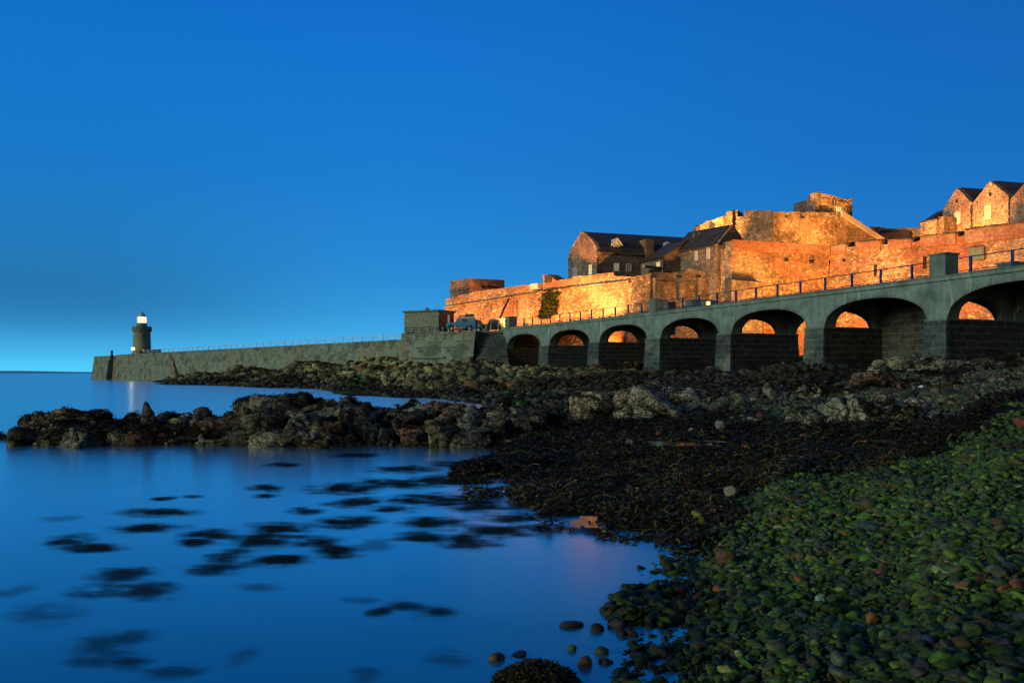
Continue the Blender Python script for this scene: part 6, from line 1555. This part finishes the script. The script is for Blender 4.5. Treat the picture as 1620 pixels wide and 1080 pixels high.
for p, zf, gr, tgt, E, col, sz, lab in (
    ((-13.2, 141.5), 8.25, 7.9, aimA(728, 14), 8000, OR, 120, 'floodlight at the hut end of the bastion wall'),
    ((-7.0, 132.3), 8.25, 7.9, aimA(790, 12.5), 9000, OR, 120, 'floodlight facing the slanting drainpipe'),
    ((-1.6, 124.6), 8.25, 7.9, aimA(852, 12.5), 11000, OR, 115, 'floodlight facing the ivy on the bastion'),
    (bp(117.5, 2.6), 8.15, 7.8, aimA(915, 13), 12000, OR, 110, 'floodlight between ivy and bright corner of the bastion'),
    (bp(110.5, 2.6), 8.15, 7.8, aimA(960, 14), 19000, YE, 90, 'floodlight making the yellow patch near the bastion corner'),
    (bp(110, 8.4), 4.2, 2.4, aimA(968, 6), 4200, OR, 130, 'low floodlight seen through the third arch'),
    (bp(117, 8.4), 4.2, 2.4, aimA(925, 6), 6500, OR, 130, 'low floodlight seen through the second arch')):
    flood(p, zf, tgt, E, col, sz, gr, lab)
flood(XY(1110, 103), 5.0, (*XY(1085, 113), 12.0), 5200, (1, .45, .15), 115, 2.8, 'weak floodlight before the buttressed brown wall')
for px, d, aim, E, col, sz, lab in ((1190, 97, XY(1200, 112), 22000, YE, 95, 'floodlight below the first square opening of the curtain wall'), (1296, 97, XY(1262, 114), 22000, YE, 95, 'floodlight between the two square wall openings'),
                               (1345, 94, XY(1360, 112), 21000, (1, .33, .055), 100, 'floodlight before the first notches of the curtain wall'), (1470, 87, XY(1445, 107), 22000, (1, .36, .07), 100, 'floodlight behind the tall bridge pillar'),
                               (1530, 82, XY(1550, 102), 13000, OR, 100, 'floodlight under the grey vent panel'), (1640, 78, XY(1650, 96), 7000, OR, 100, 'floodlight beyond the last bridge arch')):
    flood(XY(px, d), 6.0, (*aim, 16.0), E, col, sz, 2.8, lab, blend=.9)
flood((29.6, 131.0), 19.0, (*XY(1122, 137), 24.5), 34000, YE, 110, 13.6, 'floodlight at the foot of the round tower')
flood(XY(1270, 124), 18.2, (*XY(1275, 133), 23.0), 6500, YE, 130, 17.2, 'floodlight beneath the blocked arch of the citadel')
flood(XY(1350, 126), 18.2, (*XY(1352, 138), 24.5), 11000, YE, 120, 17.2, 'floodlight beneath the citadel stair')
flood(XY(1425, 136), 18.2, (*XY(1420, 148), 24.0), 3600, OR, 120, 17.2, 'floodlight before the rear rampart')
tb, tu = XY(1290, 136), nrm2((XY(1348.5, 141)[0] - XY(1290, 136)[0], 5)); tn = (tu[1], -tu[0])
for k_, (s_, nm_) in enumerate(((2.0, 'small floodlight below the doorway of the square tower'), (4.9, 'small floodlight below the dark round emblem'), (6.7, 'small floodlight beside the top of the citadel stair'))):
    flood((tb[0] + tu[0] * s_ + tn[0] * 1.35, tb[1] + tu[1] * s_ + tn[1] * 1.35), 27.0, (tb[0] + tu[0] * s_ - tn[0] * .3, tb[1] + tu[1] * s_ - tn[1] * .3, 29.6), 420, YE, 150, 26.5, nm_, soft=.5)
q_ = on_line(765, A0, A1); flood((q_[0] + 3.2, q_[1] + 2.2), 14.6, (*XY(752, 148), 16.5), 2600, OR, 150, 13.6, 'small floodlight before the gun post on the bastion')
flood(XY(1236, 117.5), 19.2, (*XY(1318, 139), 29.5), 30000, YE, 42, 17.2, 'floodlight on the curtain wall aimed at the square tower')
flood((52.5, 111.5), 18.5, (*XY(1516, 115), 23), 6500, (1, .38, .08), 125, 17.2, 'floodlight aimed at the farther pointed gable')
flood((55.2, 108.0), 18.6, (*XY(1566, 110), 23), 5600, (1, .38, .08), 125, 17.2, 'floodlight aimed at the taller pointed gable')

def lamp(name, label, q, z, r, e, mat, post_z=None, col=(1, .6, .25)):
    root = empty(name, (*q, z), label, 'lamp')
    MB().ring(q, [r * .3, r * .85, r, r * .85, r * .3], [z - r, z - r * .6, z, z + r * .6, z + r], 14).build('lamp_globe', M[mat], root, smooth=True)
    if post_z is not None: MB().tube((*q, post_z), (*q, z - r * .9), .06, 6).build('post', M['dark_metal'], root)
    else: MB().box(q[0] - .08, q[1], z - .08, q[0] + .08, q[1] + .9, z + .08).build('bracket', M['dark_metal'], root)
    L = bpy.data.lights.new('lamp_light', 'POINT'); L.energy = e; L.color = col; L.shadow_soft_size = r
    o = bpy.data.objects.new('lamp_light', L); COL.objects.link(o); o.location = (q[0] - .1, q[1] - r - .35, z)
ql_ = bp(79.0, 6.4); ql_ = XY(1120.5, 84.5)
lamp('street_lamp', 'low glowing lamp behind the blue railing of the bridge', ql_, Zp(480, 84.5), .22, 260, 'lamp_warm', deck_z(80) + .02)
qw = on_line(1600, qa, (qa[0] + gd[0], qa[1] + gd[1])); lamp('wall_lamp', 'bright yellow lamp on the wall between the hill houses', (qw[0] - .45, qw[1] - .15), Zp(345, qw[1]), .26, 900, 'lamp_yellow', None, (1, .66, .25))
tag(MB().obox(XY(1114, 95), (.9, .3), (-.3, .9), -1.6, 1.6, 0, 1.5, 7.0, Zp(474, 95)).build('junction_cabinet', M['concrete_dull']), 'grey concrete cabinet behind the low bridge lamp', 'cabinet')
tag(MB().obox(XY(1063, 104), (.9, .3), (-.3, .9), -.5, .5, 0, .6, 6.5, Zp(477, 104)).build('storage_cabinet', M['dark_metal']), 'small dark cabinet behind the railing near the short pillar', 'cabinet')
tag(MB().obox(XY(831.5, 117.5), (1, 0), (0, 1), -.35, .35, 0, .1, Zp(517, 117.5), Zp(511.5, 117.5)).build('notice_board', M['white_paint']), 'small white notice on the railing near the quay', 'sign')
